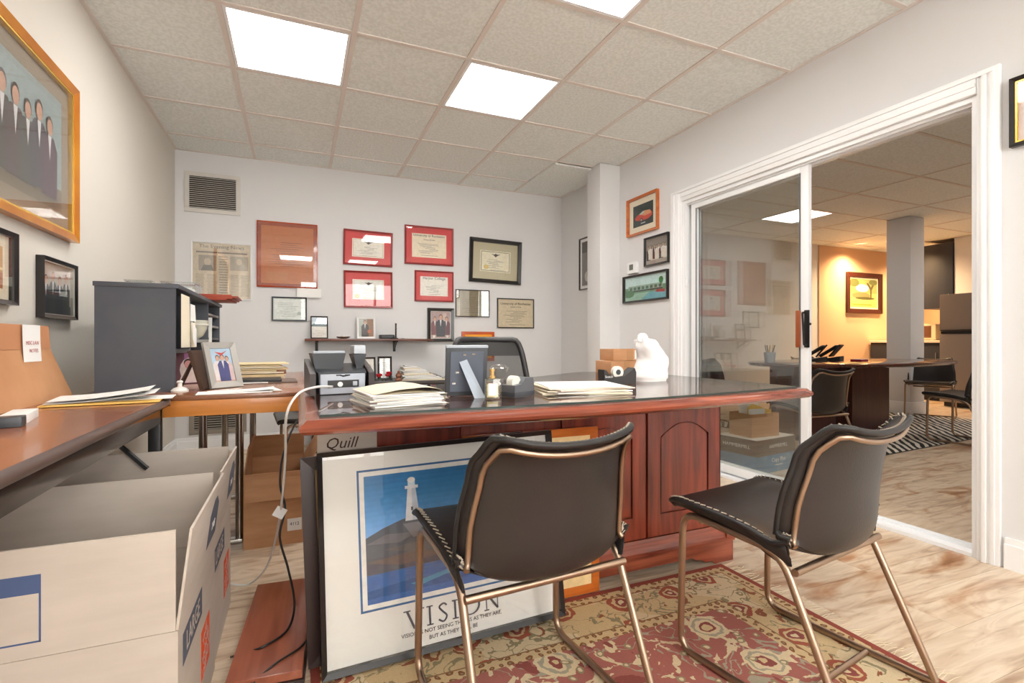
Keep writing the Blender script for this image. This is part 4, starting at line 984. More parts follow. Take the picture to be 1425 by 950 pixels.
# plinth with bracket feet
def foot_profile(x0, x1):
    L = x1 - x0
    c = [(0, 0), (0.10, 0), (0.115, 0.012), (0.15, 0.014), (0.175, 0.028), (0.20, 0.030), (0.22, 0.042)]
    return [(x0, 0.085)] + [(x0 + a, b_) for a, b_ in c] + [(x1 - a, b_) for a, b_ in reversed(c)] + [(x1, 0.085)]
PXA, PXB = BX0 - 0.028, BX1 + 0.028
m = MB()
pf = foot_profile(PXA, PXB)
nb = len(pf)
m.raw([(p[0], FY - 0.030, p[1]) for p in pf] + [(p[0], FY - 0.008, p[1]) for p in pf], [(i, (i + 1) % nb, (i + 1) % nb + nb, i + nb) for i in range(nb)])
for ya in (FY - 0.030, FY - 0.008):
    for i in range(1, nb // 2 - 0):
        j = nb - 1 - i
    top = 0.085
    for i in range(1, nb - 2):
        a, b_ = pf[i], pf[i + 1]
        if b_[0] - a[0] > 1e-6: m.raw([(a[0], ya, a[1]), (b_[0], ya, b_[1]), (b_[0], ya, top), (a[0], ya, top)], [(0, 1, 2, 3)])
m.box(PXB - 0.022, PXB, FY - 0.008, 1.72, 0, 0.085).box(PXB - 0.022, PXB, 1.72, 2.34, 0.04, 0.085).box(PXB - 0.022, PXB, 2.34, 2.48, 0, 0.085)
m.box(PXA, PXA + 0.022, FY - 0.008, 1.75, 0, 0.085).box(PXA, PXA + 0.022, 1.75, 1.98, 0.04, 0.085)
m.build('bracket_base', CHERRYX, t, 0, w_)
ml = MB()
prof = [(-0.034, 0.085), (-0.036, 0.096), (-0.028, 0.102), (-0.020, 0.118), (-0.008, 0.132), (-0.004, 0.142), (0.01, 0.142), (0.01, 0.085)]
ml.prism([(FY + a, b_) for a, b_ in prof], PXA - 0.002, PXB + 0.002, 'x')
ml.prism([(BX1 - a, b_) for a, b_ in prof], FY - 0.034, 2.47, 'y')
ml.build('base_moulding', CHERRYX, t, 0, w_)

# ---- things on the desk
TZ = DT + 0.0068
t = thing('card_terminal', 'grey desk machine with two trays and rear ports on the desk', 'machine', (0.125, 1.80, TZ), R(6))
m = MB()
sec = [(-0.085, -0.075), (0.085, -0.075)]
m.raw([(-0.07, -0.07, 0), (0.07, -0.07, 0), (0.082, 0.07, 0), (-0.082, 0.07, 0), (-0.075, -0.075, 0.07), (0.075, -0.075, 0.07), (0.098, 0.07, 0.095), (-0.098, 0.07, 0.095)],
      [(0, 3, 2, 1), (4, 5, 6, 7), (0, 1, 5, 4), (1, 2, 6, 5), (2, 3, 7, 6), (3, 0, 4, 7)])
m.build('body', DARKG, t, 0)
for s_ in (-1, 1):
    MB().prism([(-0.074, 0.0), (0.07, 0.0), (0.07, 0.112), (-0.03, 0.085), (-0.078, 0.068)], s_ * 0.083, s_ * 0.101, 'x').build('side_cheek', mat('cheek_brown', (70, 64, 64), 0.45), t, 0)
pnl = MB().box(-0.07, 0.07, -0.081, -0.0755, 0.002, 0.066, 0.002).build('rear_panel', GREY, t)
MB().box(-0.048, 0.05, -0.0822, -0.0808, 0.022, 0.046).build('port_recess', BLACK, pnl, 0)
MB().cyl(0, 0, 0, 0.006, 0.008).build('jack', PAPER, pnl, loc=(-0.01, -0.082, 0.033), rot=(R(90), 0, 0))
MB().box(0.03, 0.044, -0.085, -0.082, 0.027, 0.041, 0.001).build('network_port', GREY, pnl)
MB().prism([(-0.022, 0.060), (0.022, 0.060), (0.022, 0.064), (0.006, 0.064), (0.0, 0.056), (-0.006, 0.064), (-0.022, 0.064)], -0.0824, -0.0808, 'y').build('clip_slot', BLACK, pnl, 0)
for (xa, xb, zt, nm) in ((-0.088, 0.02, 0.132, 'paper_tray'), (0.045, 0.088, 0.128, 'roll_holder')):
    m = MB(); e = 0.012
    m.raw([(xa + e, -0.015, 0.075), (xb - e, -0.015, 0.075), (xb - e, 0.055, 0.09), (xa + e, 0.055, 0.09), (xa, -0.02, zt), (xb, -0.02, zt), (xb, 0.06, zt), (xa, 0.06, zt)],
          [(0, 3, 2, 1), (4, 5, 6, 7), (0, 1, 5, 4), (1, 2, 6, 5), (2, 3, 7, 6), (3, 0, 4, 7)]); tr = m.build(nm, DARKG, t, 0)
    if nm == 'paper_tray': MB().box(xa + 0.004, xb - 0.004, -0.022, -0.014, zt, zt + 0.008, 0.001).build('rim', GREY, tr)
    else: MB().box(xa + 0.002, xb - 0.002, -0.02, 0.05, zt + 0.001, zt + 0.03, 0.004).build('cap', mat('cap_pale', (196, 204, 214), 0.4), tr)

t = thing('document_stack', 'thick stack of folded white documents beside the grey desk machine', 'papers', (0.262, 1.45, TZ), R(7)); t.scale = (0.84, 0.9, 0.72)
rr = random.Random(2)
for k in range(7):
    w2 = 0.125 - 0.006 * (k % 3); z0 = k * 0.0065
    MB().grid(lambda u, v: (-w2 + 2 * w2 * u, -0.13 + 0.26 * v, z0 + 0.0012 + 0.010 * math.sin(math.pi * u) * (k / 7.0)), 8, 2).build('sheet', PAPER if k % 3 else CREAM, t, rot=(0, 0, rr.uniform(-0.09, 0.09)))
    bx = MB(); bx.box(-w2, w2 - 0.01, -0.125, 0.125, z0, z0 + 0.0055); 
    bx.build('sheaf', PAPER, t, 0, rot=(0, 0, rr.uniform(-0.08, 0.08)))
fold = [(-0.115, 0.046), (-0.04, 0.06), (0.05, 0.066), (0.098, 0.058), (0.125, 0.036), (0.118, 0.014)]
m = MB()
for k in range(len(fold) - 1):
    a, b_ = fold[k], fold[k + 1]; m.raw([(a[0], -0.12, a[1]), (b_[0], -0.12, b_[1]), (b_[0], 0.12, b_[1]), (a[0], 0.12, a[1])], [(0, 1, 2, 3)])
m.build('folded_letter', CREAM, t)
t = thing('photo_frame', 'grey picture frame seen from behind with its strut out on the desk', 'picture', (0.485, 1.515, TZ), R(-6))
f = MB().box(-0.066, 0.066, 0.0, 0.014, 0, 0.158, 0.003); f.build('frame', DARKG, t, rot=(R(8), 0, 0), loc=(0, -0.002, 0.001))
MB().box(-0.052, 0.052, -0.002, 0.0, 0.014, 0.14).build('back_board', mat('frame_back', (88, 96, 110), 0.5), t, 0, rot=(R(8), 0, 0), loc=(0, -0.002, 0.001))
MB().box(-0.066, 0.066, -0.003, 0.014, 0.152, 0.159, 0.001).build('top_edge', GREY, t, rot=(R(8), 0, 0), loc=(0, -0.002, 0.001))
MB().raw([(-0.028, -0.014, 0.118), (-0.006, -0.014, 0.128), (0.045, -0.075, 0.0), (0.010, -0.080, 0.0), (-0.028, -0.011, 0.118), (-0.006, -0.011, 0.128), (0.045, -0.072, 0.0), (0.010, -0.077, 0.0)],
         [(0, 1, 2, 3), (4, 7, 6, 5), (0, 4, 5, 1), (1, 5, 6, 2), (2, 6, 7, 3), (3, 7, 4, 0)]).build('strut', mat('strut_grey', (168, 180, 196), 0.45), t, 0)
for (x, z) in ((0.02, 0.132), (-0.008, 0.13), (-0.04, 0.04), (0.02, 0.02), (-0.03, 0.075)): MB().box(x - 0.005, x + 0.005, -0.022 + 0.13 * (0.14 - z) * 0 - 0.0, -0.003, z - 0.002, z + 0.003, 0.001).build('turn_clip', CHROME, t, rot=(R(8), 0, 0), loc=(0, 0.018, 0.001)) if False else MB().box(x - 0.005, x + 0.005, -0.004, -0.002, z - 0.002, z + 0.003).build('turn_clip', CHROME, t, 0, rot=(R(8), 0, 0), loc=(0, -0.002, 0.001))
t = thing('perfume_bottle', 'small square clear perfume bottle with gold neck on the desk', 'bottle', (0.53, 1.40, TZ), R(-15))
MB().box(-0.022, 0.022, -0.016, 0.016, 0, 0.062, 0.004).build('glass_body', pane_mat('bottle_glass', (0.96, 0.95, 0.86), 1.5, 0.06), t)
MB().box(-0.017, 0.017, -0.011, 0.011, 0.006, 0.045, 0.002).build('liquid', mat('perfume', (238, 230, 186), 0.1, coat=0.8), t)
MB().box(-0.013, 0.013, -0.0175, -0.0163, 0.012, 0.048).build('label_plate', PAPER, t, 0)
MB().lathe([(0.009, 0.062), (0.009, 0.068), (0.006, 0.07), (0.006, 0.082), (0.008, 0.083), (0.008, 0.09), (0, 0.091)], 14).build('neck', mat('gold_cap', (206, 170, 110), 0.3, metal=0.8), t)
t = thing('glass_paperweight', 'clear leaning glass ornament behind the perfume bottle', 'ornament', (0.60, 1.52, TZ), R(20))
MB().lathe([(0.028, 0), (0.03, 0.012), (0.016, 0.03), (0.012, 0.05), (0.026, 0.072), (0.032, 0.085), (0.02, 0.095), (0, 0.098)], 18).build('glass_body', pane_mat('ornament_glass', (0.9, 0.92, 0.92), 1.5, 0.12), t)
t = thing('tape_dispenser', 'silver grey tape dispenser beside the perfume bottle', 'tape dispenser', (0.635, 1.45, TZ), R(25))
MB().prism([(-0.045, 0), (0.045, 0), (0.047, 0.03), (0.042, 0.058), (0.005, 0.058), (-0.01, 0.04), (-0.045, 0.036)], -0.028, 0.028, 'y').build('body', mat('metal_grey', (104, 108, 114), 0.3, metal=0.4), t, 20)
MB().box(-0.046, 0.048, -0.029, 0.029, 0.0, 0.016, 0.003).build('base', DARKG, t)
MB().tube([(-0.02, -0.012, 0.045), (-0.02, 0.012, 0.045)], 0.02, 18).build('tape_roll', mat('tape_white', (232, 230, 222), 0.4), t)
t = thing('folder_pile', 'flat pile of cream and white folders in the middle of the desk', 'folders', (0.90, 1.52, TZ), R(-8))
for k in range(6):
    MB().box(-0.15 + 0.012 * (k % 2), 0.15 - 0.01 * (k % 3), -0.115, 0.105, k * 0.0042, k * 0.0042 + (0.0036 if k != 4 else 0.004), 0.0).build('folder', [CREAM, PAPER, CREAM, mat('pinkish', (232, 214, 206), 0.8), CREAM, PAPER][k], t, 0, rot=(0, 0, [-0.15, 0.1, -0.04, 0.16, 0.0, -0.1][k]))
t = thing('tape_dispenser', 'black tape dispenser with white roll near the plastic bag', 'tape dispenser', (1.195, 1.72, TZ), R(-4))
MB().prism([(-0.072, 0), (0.072, 0), (0.074, 0.045), (0.066, 0.064), (0.048, 0.05), (0.02, 0.032), (-0.02, 0.028), (-0.05, 0.038), (-0.066, 0.058), (-0.074, 0.058)], -0.026, 0.026, 'y').build('body', mat('dispenser_black', (46, 44, 44), 0.5), t, 20)
MB().tube([(0.0, -0.01, 0.047), (0.0, 0.01, 0.047)], 0.024, 20).build('tape_roll', mat('tape_white', (232, 230, 222), 0.4), t); MB().tube([(0.0, -0.0115, 0.047), (0.0, 0.0115, 0.047)], 0.011, 14).build('tape_core', DARKG, t)
lettering('Scotch', 0.013, t, INKW, (-0.052, -0.0265, 0.03))
t = thing('plastic_bag', 'crumpled white plastic bag standing on the desk by the door', 'bag', (1.42, 1.80, TZ))
bag = MB(); import mathutils.noise as mn
def bagf(u, v):
    a = 2 * math.pi * u; z = 0.185 * v
    r = 0.082 * (1 - 0.55 * v ** 1.6) if v < 0.97 else 0.02
    if v < 0.06: r *= 0.9
    nz = mn.noise(Vector((math.cos(a) * 1.6, math.sin(a) * 1.6, v * 3.2))) * 0.022 + mn.noise(Vector((math.cos(a) * 5, math.sin(a) * 5, v * 7))) * 0.007
    r += nz * (0.3 + v * 0.7 if v < 0.97 else 0)
    bend = -0.03 * max(0, v - 0.55) / 0.45 + 0.012 * math.sin(v * 3)
    return (r * math.cos(a) * 1.05 + bend, r * math.sin(a) * 0.85, z if v > 0 else 0)
bag.grid(bagf, 40, 26); nn = len(bag.v); bag.f.append(list(range(26 * 41, 26 * 41 + 40))); bag.c.append(None); bag.f.append(list(range(0, 40))); bag.c.append(None)
bag.build('bag_body', mat('white_film', (240, 240, 240), 0.45), t, 70)
MB().tube(spline([(-0.03, 0, 0.18), (-0.045, -0.01, 0.192), (-0.06, -0.012, 0.186), (-0.064, -0.012, 0.17)], 5), [0.02] * 5 + [0.016] * 5 + [0.011] * 6, 10).build('bag_twist', mat('white_film', (240, 240, 240), 0.45), t, 60)
for k, (x, y, z, a, lb) in enumerate(((1.63, 2.33, DT + 0.0068, 3, 'lower small brown mailing box on the desk return'), (1.66, 2.335, DT + 0.0068 + 0.068, -2, 'upper small brown mailing box with white label'))):
    t = thing('mailing_box', lb, 'box', (x, y, z), R(a))
    MB().box(-0.105, 0.105, -0.07, 0.07, 0, 0.066 if k == 0 else 0.062, 0.001).build('carton', CARDB, t)
    MB().box(-0.02, 0.02, -0.0706, 0.0706, 0.0001, 0.0666 if k == 0 else 0.0626).build('packing_tape', mat('tape_tan', (176, 130, 88), 0.3), t, 0)
    if k: MB().box(0.03, 0.095, -0.0712, -0.0702, 0.008, 0.055).build('shipping_label', PAPER, t, 0)

# executive chair behind the desk
t = thing('executive_chair', 'grey mesh back office chair behind the desk', 'chair', (0.915, 2.42, 0), R(5)); w2 = (0, 0, 0)
def back_pt(s_, v):   # s -1..1, v 0..1
    z = 0.50 + 0.43 * v; hw = 0.245 - 0.055 * v - (0.02 * max(0, v - 0.85) / 0.15)
    return (s_ * hw, 0.03 - 0.05 * s_ * s_ + 0.07 * v, z)
loop = [back_pt(-1, k / 8) for k in range(9)] + [back_pt(-1 + 2 * k / 8, 1.0) for k in range(1, 8)] + [back_pt(1, 1 - k / 8) for k in range(9)] + [back_pt(1 - 2 * k / 8, 0) for k in range(1, 8)]
MB().tube(fillet(loop, 0.03, 2, True), 0.016, 8, closed=True).build('back_frame', mat('chair_frame', (52, 52, 54), 0.4), t, 60)
mm = bpy.data.materials.new('mesh_fabric'); mm.use_nodes = True
nt = mm.node_tree; b_ = nt.nodes['Principled BSDF']; b_.inputs['Base Color'].default_value = lin((70, 70, 70)) + (1,); b_.inputs['Roughness'].default_value = 0.8; b_.inputs['Alpha'].default_value = 0.72
def meshp(u, v): return back_pt(-0.97 + 1.94 * u, 0.02 + 0.96 * v)
MB().grid(meshp, 12, 8).build('mesh_panel', mm, t, 60)
MB().grid(lambda u, v: tuple(Vector(back_pt(-0.93 + 1.86 * u, 0.80 + 0.17 * v)) + Vector((0, -0.006, 0))), 10, 3).build('head_band', mat('band_grey', (66, 66, 66), 0.8), t, 60)
MB().box(-0.25, 0.25, -0.46, 0.02, 0.42, 0.50, 0.03).build('seat', CHARCOAL, t)
MB().cyl(0, -0.22, 0.12, 0.42, 0.03).build('gas_column', BLACK, t)
for k in range(5):
    a = k * 2 * math.pi / 5
    lg = MB().tube([(0, -0.22, 0.12), (0.28 * math.cos(a), -0.22 + 0.28 * math.sin(a), 0.07)], [0.03, 0.018], 8).build('leg', BLACK, t)
    MB().tube([(0.28 * math.cos(a) - 0.012 * math.sin(a), -0.22 + 0.28 * math.sin(a) + 0.012 * math.cos(a), 0.028), (0.28 * math.cos(a) + 0.012 * math.sin(a), -0.22 + 0.28 * math.sin(a) - 0.012 * math.cos(a), 0.028)], 0.028, 14).build('caster', BLACK, lg)
for s_ in (-1, 1): MB().tube(fillet([(s_ * 0.25, -0.1, 0.44), (s_ * 0.29, -0.1, 0.46), (s_ * 0.29, -0.1, 0.62)], 0.03), 0.014, 8).box(s_ * 0.29 - 0.035, s_ * 0.29 + 0.035, -0.24, 0.02, 0.62, 0.645, 0.01).build('armrest', BLACK, t)

# ------------------------------------------------------------------ leaning frames and floor clutter
t = pic('framed_poster', 'large black framed lighthouse poster reading VISION leaning against the desk', 'poster', 0.75, 0.60, (0.432, 1.468, 0.013), R(1.5), 0.014, 0.028, BLACKF, mat('poster_white', (232, 230, 224), 0.6), 0.0, None, rx=R(-8), roll=R(-0.8))
pr = Print(0.75, 0.60)
X0, X1, Z0, Z1 = 0.143, 0.857, 0.235, 0.895
pr.rect(X0, Z0, X1, Z1, (44, 98, 150)); pr.rect(X0 + 0.008, Z0 + 0.010, X1 - 0.008, Z1 - 0.010, (234, 232, 226))
a0, a1, c0, c1 = X0 + 0.026, X1 - 0.026, Z0 + 0.032, Z1 - 0.032
sky = [(34, 116, 176), (48, 130, 192), (64, 142, 204), (80, 152, 216), (100, 164, 226), (120, 174, 232), (142, 186, 236)]
nb = 14
hz = c0 + (c1 - c0) * 0.42
for k in range(nb):
    q = k / (nb - 1) * (len(sky) - 1); i = min(int(q), len(sky) - 2); f_ = q - i
    c_ = tuple(sky[i][j] * (1 - f_) + sky[i + 1][j] * f_ for j in range(3))
    za = c1 - (c1 - hz) * k / nb; zb = c1 - (c1 - hz) * (k + 1) / nb
    pr.k = 3; pr.rect(a0, zb, a1, za, c_)
def U(x): return a0 + (a1 - a0) * x
def V(z): return c0 + (c1 - c0) * z
pr.k = 4
pr.rect(a0, c0, a1, V(0.26), (58, 108, 176))
pr.k = 5
pr.poly([(U(0), V(0.10)), (U(0.3), V(0.14)), (U(0.6), V(0.10)), (U(1), V(0.2)), (U(1), V(0.12)), (U(0.5), V(0.05)), (U(0), V(0.04))], (40, 92, 150))
pr.poly([(U(0), V(0.22)), (U(1), V(0.26)), (U(1), V(0.5)), (U(0.85), V(0.54)), (U(0.7), V(0.52)), (U(0.5), V(0.59)), (U(0.36), V(0.63)), (U(0.22), V(0.62)), (U(0.1), V(0.57)), (U(0), V(0.51))], (86, 92, 104))
for k, (q, c_) in enumerate(((( (0.0, 0.46), (0.12, 0.52), (0.3, 0.50), (0.2, 0.44)), (116, 116, 122)), (((0.22, 0.58), (0.34, 0.58), (0.42, 0.5), (0.28, 0.46)), (132, 134, 142)), (((0.1, 0.4), (0.4, 0.44), (0.6, 0.38), (0.3, 0.34)), (104, 100, 104)), (((0.0, 0.32), (0.3, 0.36), (0.5, 0.30), (0.2, 0.26)), (112, 98, 94)), (((0.4, 0.5), (0.6, 0.5), (0.8, 0.4), (0.5, 0.42)), (96, 102, 112)), (((0.5, 0.3), (0.8, 0.36), (1.0, 0.3), (0.7, 0.27)), (74, 78, 92)))):
    pr.poly([(U(x), V(z)) for x, z in q], c_)
pr.poly([(U(0.235), V(0.6)), (U(0.325), V(0.6)), (U(0.305), V(0.86)), (U(0.255), V(0.86))], (236, 240, 246)); pr.poly([(U(0.28), V(0.6)), (U(0.325), V(0.6)), (U(0.305), V(0.86)), (U(0.28), V(0.86))], (206, 218, 234))
pr.rect(U(0.24), V(0.86), U(0.32), V(0.885), (240, 244, 248)); pr.rect(U(0.258), V(0.885), U(0.302), V(0.925), (222, 240, 248)); pr.ell(U(0.28), V(0.93), 0.016, 0.014, (250, 252, 252)); pr.rect(U(0.272), V(0.68), U(0.284), V(0.71), (90, 100, 116))
pr.poly([(U(0.25), V(0.1)), (U(0.5), V(0.16)), (U(0.55), V(0.14)), (U(0.3), V(0.07))], (70, 150, 190))
# serif capitals
def bar(p, q, w0):
    p, q = Vector(p), Vector(q); d_ = (q - p).normalized(); nn_ = Vector((-d_.y * 0.615 / 0.75, d_.x)) * w0 / 2
    return [tuple(p - nn_), tuple(q - nn_), tuple(q + nn_), tuple(p + nn_)]
kk = pr.k; LH, LZ = 0.085, 0.115
inkc = (84, 84, 92)
def glyph(polys): pr.k = kk; pr.many(polys, inkc)
def serif(x, z, w0): return [(x - w0, z - 0.003), (x + w0, z - 0.003), (x + w0, z + 0.003), (x - w0, z + 0.003)]
xs = 0.315
glyph([bar((xs, LZ + LH), (xs + 0.028, LZ), 0.011), bar((xs + 0.056, LZ + LH), (xs + 0.028, LZ), 0.005), serif(xs, LZ + LH, 0.014), serif(xs + 0.056, LZ + LH, 0.012)])
xs = 0.405; glyph([bar((xs, LZ), (xs, LZ + LH), 0.010), serif(xs, LZ, 0.013), serif(xs, LZ + LH, 0.013)])
sp_ = spline([(0.475, LZ + LH * 0.86, 0), (0.462, LZ + LH, 0), (0.444, LZ + LH * 0.84, 0), (0.458, LZ + LH * 0.56, 0), (0.474, LZ + LH * 0.28, 0), (0.46, LZ, 0), (0.440, LZ + LH * 0.16, 0)], 5)
glyph([bar((sp_[i].x, sp_[i].y), (sp_[i + 1].x, sp_[i + 1].y), 0.009) for i in range(len(sp_) - 1)])
xs = 0.510; glyph([bar((xs, LZ), (xs, LZ + LH), 0.010), serif(xs, LZ, 0.013), serif(xs, LZ + LH, 0.013)])
oo = [(0.575 + 0.038 * math.cos(a * math.pi / 12), LZ + LH / 2 + LH / 2 * math.sin(a * math.pi / 12)) for a in range(25)]
glyph([bar(oo[i], oo[i + 1], 0.006 + 0.005 * abs(math.cos((i + 0.5) * math.pi / 12))) for i in range(24)])
xs = 0.645; glyph([bar((xs, LZ), (xs, LZ + LH), 0.005), bar((xs, LZ + LH), (xs + 0.05, LZ), 0.011), bar((xs + 0.05, LZ), (xs + 0.05, LZ + LH), 0.005), serif(xs, LZ, 0.011), serif(xs, LZ + LH, 0.009), serif(xs + 0.05, LZ + LH, 0.011)])
pr.build(t, 'print', (0, -0.0064, 0))
lettering('VISION IS NOT SEEING THINGS AS THEY ARE,', 0.0155, t, INK, (0, -0.0085, 0.054)); lettering('BUT AS THEY WILL BE', 0.0155, t, INK, (0, -0.0085, 0.034))

t = pic('leaning_frame', 'dark brown picture frame leaning behind the left edge of the lighthouse poster', 'picture', 0.70, 0.57, (0.374, 1.512, 0.033), R(1.5), 0.038, 0.018, mat('espresso_frame', (44, 30, 30), 0.35), None, 0, lambda p: p.rect(0, 0, 1, 1, (206, 164, 104)), rx=R(-6), roll=R(-2), glass=False)
t = pic('framed_board', 'orange wood framed cream board standing behind the lighthouse poster', 'picture', 0.52, 0.60, (0.755, 1.584, 0.008), R(0), 0.03, 0.012, ORWOOD, None, 0, lambda p: p.rect(0, 0, 1, 1, (236, 206, 150)), rx=R(-1.0), glass=False)
t = thing('office_box', 'kraft carton under the left overhang of the desk with a brown logo', 'carton', (0.19, 1.568, 0.0))
t.location = (0.15, 1.572, 0)
MB().box(-0.10, 0.07, 0.0, 0.03, 0, 0.695, 0.002).build('carton', CARD, t)
lettering('Quill', 0.046, t, mat('ink_brown', (70, 46, 36), 0.8), (-0.035, -0.0006, 0.618), shear=0.3)
t = thing('wood_board', 'reddish wood board with dark edge lying on the floor by the cartons', 'board', (-0.055, 1.75, 0.0), R(-4))
MB().box(-0.10, 0.085, -0.29, 0.27, 0.022, 0.045, 0.003).build('panel', wood('red_board', (134, 70, 48), (166, 96, 70), 0.3, 0.3, 1), t)
MB().box(-0.106, 0.09, -0.295, 0.275, 0.0, 0.021, 0.004).build('edge_frame', mat('espresso_frame', (44, 30, 30), 0.35), t)

# cables
t = thing('white_cable', 'white cable hanging off the desk corner down to the floor', 'cable', (0, 0, 0))
pts = spline([(0.10, 1.712, 0.775), (0.05, 1.60, 0.785), (-0.0, 1.52, 0.775), (-0.03, 1.50, 0.72), (-0.035, 1.60, 0.60), (-0.045, 1.72, 0.45), (-0.07, 1.86, 0.26), (-0.11, 2.02, 0.10), (-0.17, 2.12, 0.012), (-0.24, 2.16, 0.006)], 8)
MB().tube(pts, 0.0035, 8).build('cord', mat('white_cord', (226, 226, 224), 0.5), t, 60)
MB().box(-0.018, 0.018, -0.001, 0.001, -0.016, 0.016).build('paper_tag', PAPER, t, 0, loc=(-0.055, 1.765, 0.375), rot=(0, R(35), R(20)))
t = thing('black_cable', 'black power cord trailing from the desk across the red board', 'cable', (0, 0, 0))
pts = spline([(0.08, 2.03, 0.70), (0.0, 1.98, 0.64), (-0.045, 1.86, 0.55), (-0.055, 1.80, 0.46), (-0.04, 1.78, 0.38), (-0.055, 1.76, 0.30), (-0.03, 1.74, 0.2), (-0.012, 1.72, 0.10), (-0.03, 1.66, 0.053), (-0.09, 1.60, 0.05), (-0.145, 1.62, 0.03), (-0.18, 1.66, 0.006)], 8)
MB().tube(pts, 0.0035, 8).build('cord', BLACK, t, 60)
t = thing('thin_black_cable', 'thin black cord lying over the near end of the red board', 'cable', (0, 0, 0))
MB().tube(spline([(-0.17, 1.44, 0.004), (-0.12, 1.455, 0.03), (-0.06, 1.50, 0.049), (0.0, 1.55, 0.049), (0.03, 1.60, 0.05)], 8), 0.003, 8).build('cord', BLACK, t, 60)

# ------------------------------------------------------------------ rug under the visitor chairs
def rug_material():
    m = bpy.data.materials.new('oriental_rug'); m.use_nodes = True
    nt = m.node_tree; b = nt.nodes['Principled BSDF']; L = nt.links.new
    def N(t, **k):
        n = nt.nodes.new(t)
        for a, v in k.items(): setattr(n, a, v)
        return n
    def M(op, a, b_=None, c=None):
        n = N('ShaderNodeMath', operation=op)
        for i, v in enumerate((a, b_, c)):
            if v is None: continue
            if isinstance(v, (int, float)): n.inputs[i].default_value = v
            else: L(v, n.inputs[i])
        return n.outputs[0]
    def mixc(f, a, b_):
        n = N('ShaderNodeMix', data_type='RGBA')
        L(f, n.inputs['Factor'])
        for k, v in (('A', a), ('B', b_)):
            if isinstance(v, tuple): n.inputs[k].default_value = lin(v) + (1,)
            else: L(v, n.inputs[k])
        return n.outputs['Result']
    def band(v, lo, hi): return M('MULTIPLY', M('GREATER_THAN', v, lo), M('LESS_THAN', v, hi))
    tc = N('ShaderNodeTexCoord'); sep = N('ShaderNodeSeparateXYZ'); L(tc.outputs['Object'], sep.inputs[0])
    ax, ay = M('ABSOLUTE', sep.outputs[0]), M('ABSOLUTE', sep.outputs[1])
    d = M('MINIMUM', M('SUBTRACT', 0.785, ax), M('SUBTRACT', 1.235, ay))
    cmb = N('ShaderNodeCombineXYZ'); L(sep.outputs[0], cmb.inputs[0]); L(sep.outputs[1], cmb.inputs[1])
    # wobble so that motifs look woven, not geometric
    nz = N('ShaderNodeTexNoise'); nz.inputs['Scale'].default_value = 14; nz.inputs['Detail'].default_value = 3; L(cmb.outputs[0], nz.inputs['Vector'])
    sb = N('ShaderNodeVectorMath', operation='SUBTRACT'); sb.inputs[1].default_value = (0.5, 0.5, 0.5); L(nz.outputs['Color'], sb.inputs[0])
    sc = N('ShaderNodeVectorMath', operation='SCALE'); sc.inputs['Scale'].default_value = 0.05; L(sb.outputs[0], sc.inputs[0])
    ad = N('ShaderNodeVectorMath', operation='ADD'); L(cmb.outputs[0], ad.inputs[0]); L(sc.outputs[0], ad.inputs[1])
    wob = ad.outputs[0]
    def vor(scale, rnd, vec=wob, feature='F1'):
        v = N('ShaderNodeTexVoronoi', feature=feature, voronoi_dimensions='2D'); v.inputs['Scale'].default_value = scale; v.inputs['Randomness'].default_value = rnd
        L(vec, v.inputs['Vector']); return v
    def noise(scale, detail=2, dist=0.0, w=0):
        n = N('ShaderNodeTexNoise'); n.inputs['Scale'].default_value = scale; n.inputs['Detail'].default_value = detail; n.inputs['Distortion'].default_value = dist
        mp = N('ShaderNodeMapping'); mp.inputs['Location'].default_value = (w, w * 2, 0); L(wob, mp.inputs[0]); L(mp.outputs[0], n.inputs['Vector']); return n.outputs['Fac']
    RED, DRED, GOLD_, BEIGE, OLIVE, DARK, GREYG = (168, 104, 94), (144, 80, 73), (208, 182, 140), (218, 198, 162), (150, 138, 108), (84, 52, 44), (170, 160, 138)
    # field
    fld = RED
    v1 = vor(3.4, 0.75); dd = v1.outputs['Distance']
    n1 = noise(6.0, 2, 1.4, 3)
    vine = band(n1, 0.485, 0.515); fld = mixc(vine, fld, GREYG)
    n2 = noise(7.5, 2, 2.2, 9); leafm = M('MULTIPLY', M('GREATER_THAN', n2, 0.565), M('GREATER_THAN', noise(16, 2, 0.5, 5), 0.40)); fld = mixc(leafm, fld, BEIGE)
    n3 = noise(9.0, 3, 1.0, 21); fld = mixc(M('LESS_THAN', n3, 0.36), fld, DRED)
    pet = M('ADD', dd, M('MULTIPLY', noise(30, 2, 0, 2), 0.10))
    fld = mixc(M('LESS_THAN', pet, 0.26), fld, BEIGE); fld = mixc(M('LESS_THAN', pet, 0.215), fld, GREYG); fld = mixc(M('LESS_THAN', pet, 0.18), fld, BEIGE)
    fld = mixc(M('LESS_THAN', pet, 0.13), fld, DRED); fld = mixc(M('LESS_THAN', pet, 0.09), fld, GOLD_)
    v2 = vor(11, 1.0); fld = mixc(M('LESS_THAN', v2.outputs['Distance'], 0.13), fld, OLIVE); fld = mixc(M('LESS_THAN', v2.outputs['Distance'], 0.07), fld, BEIGE)
    # main border
    brd = mixc(M('GREATER_THAN', noise(3, 2, 0, 7), 0.5), BEIGE, GOLD_)
    bv = vor(5.4, 0.35); bp = M('ADD', bv.outputs['Distance'], M('MULTIPLY', noise(26, 2, 0, 13), 0.16))
    brd = mixc(band(noise(8, 2, 1.6, 31), 0.48, 0.515), brd, OLIVE)
    brd = mixc(M('GREATER_THAN', noise(15, 2, 1.0, 17), 0.64), brd, (150, 96, 70)); brd = mixc(M('LESS_THAN', noise(17, 2, 1.0, 41), 0.33), brd, OLIVE)
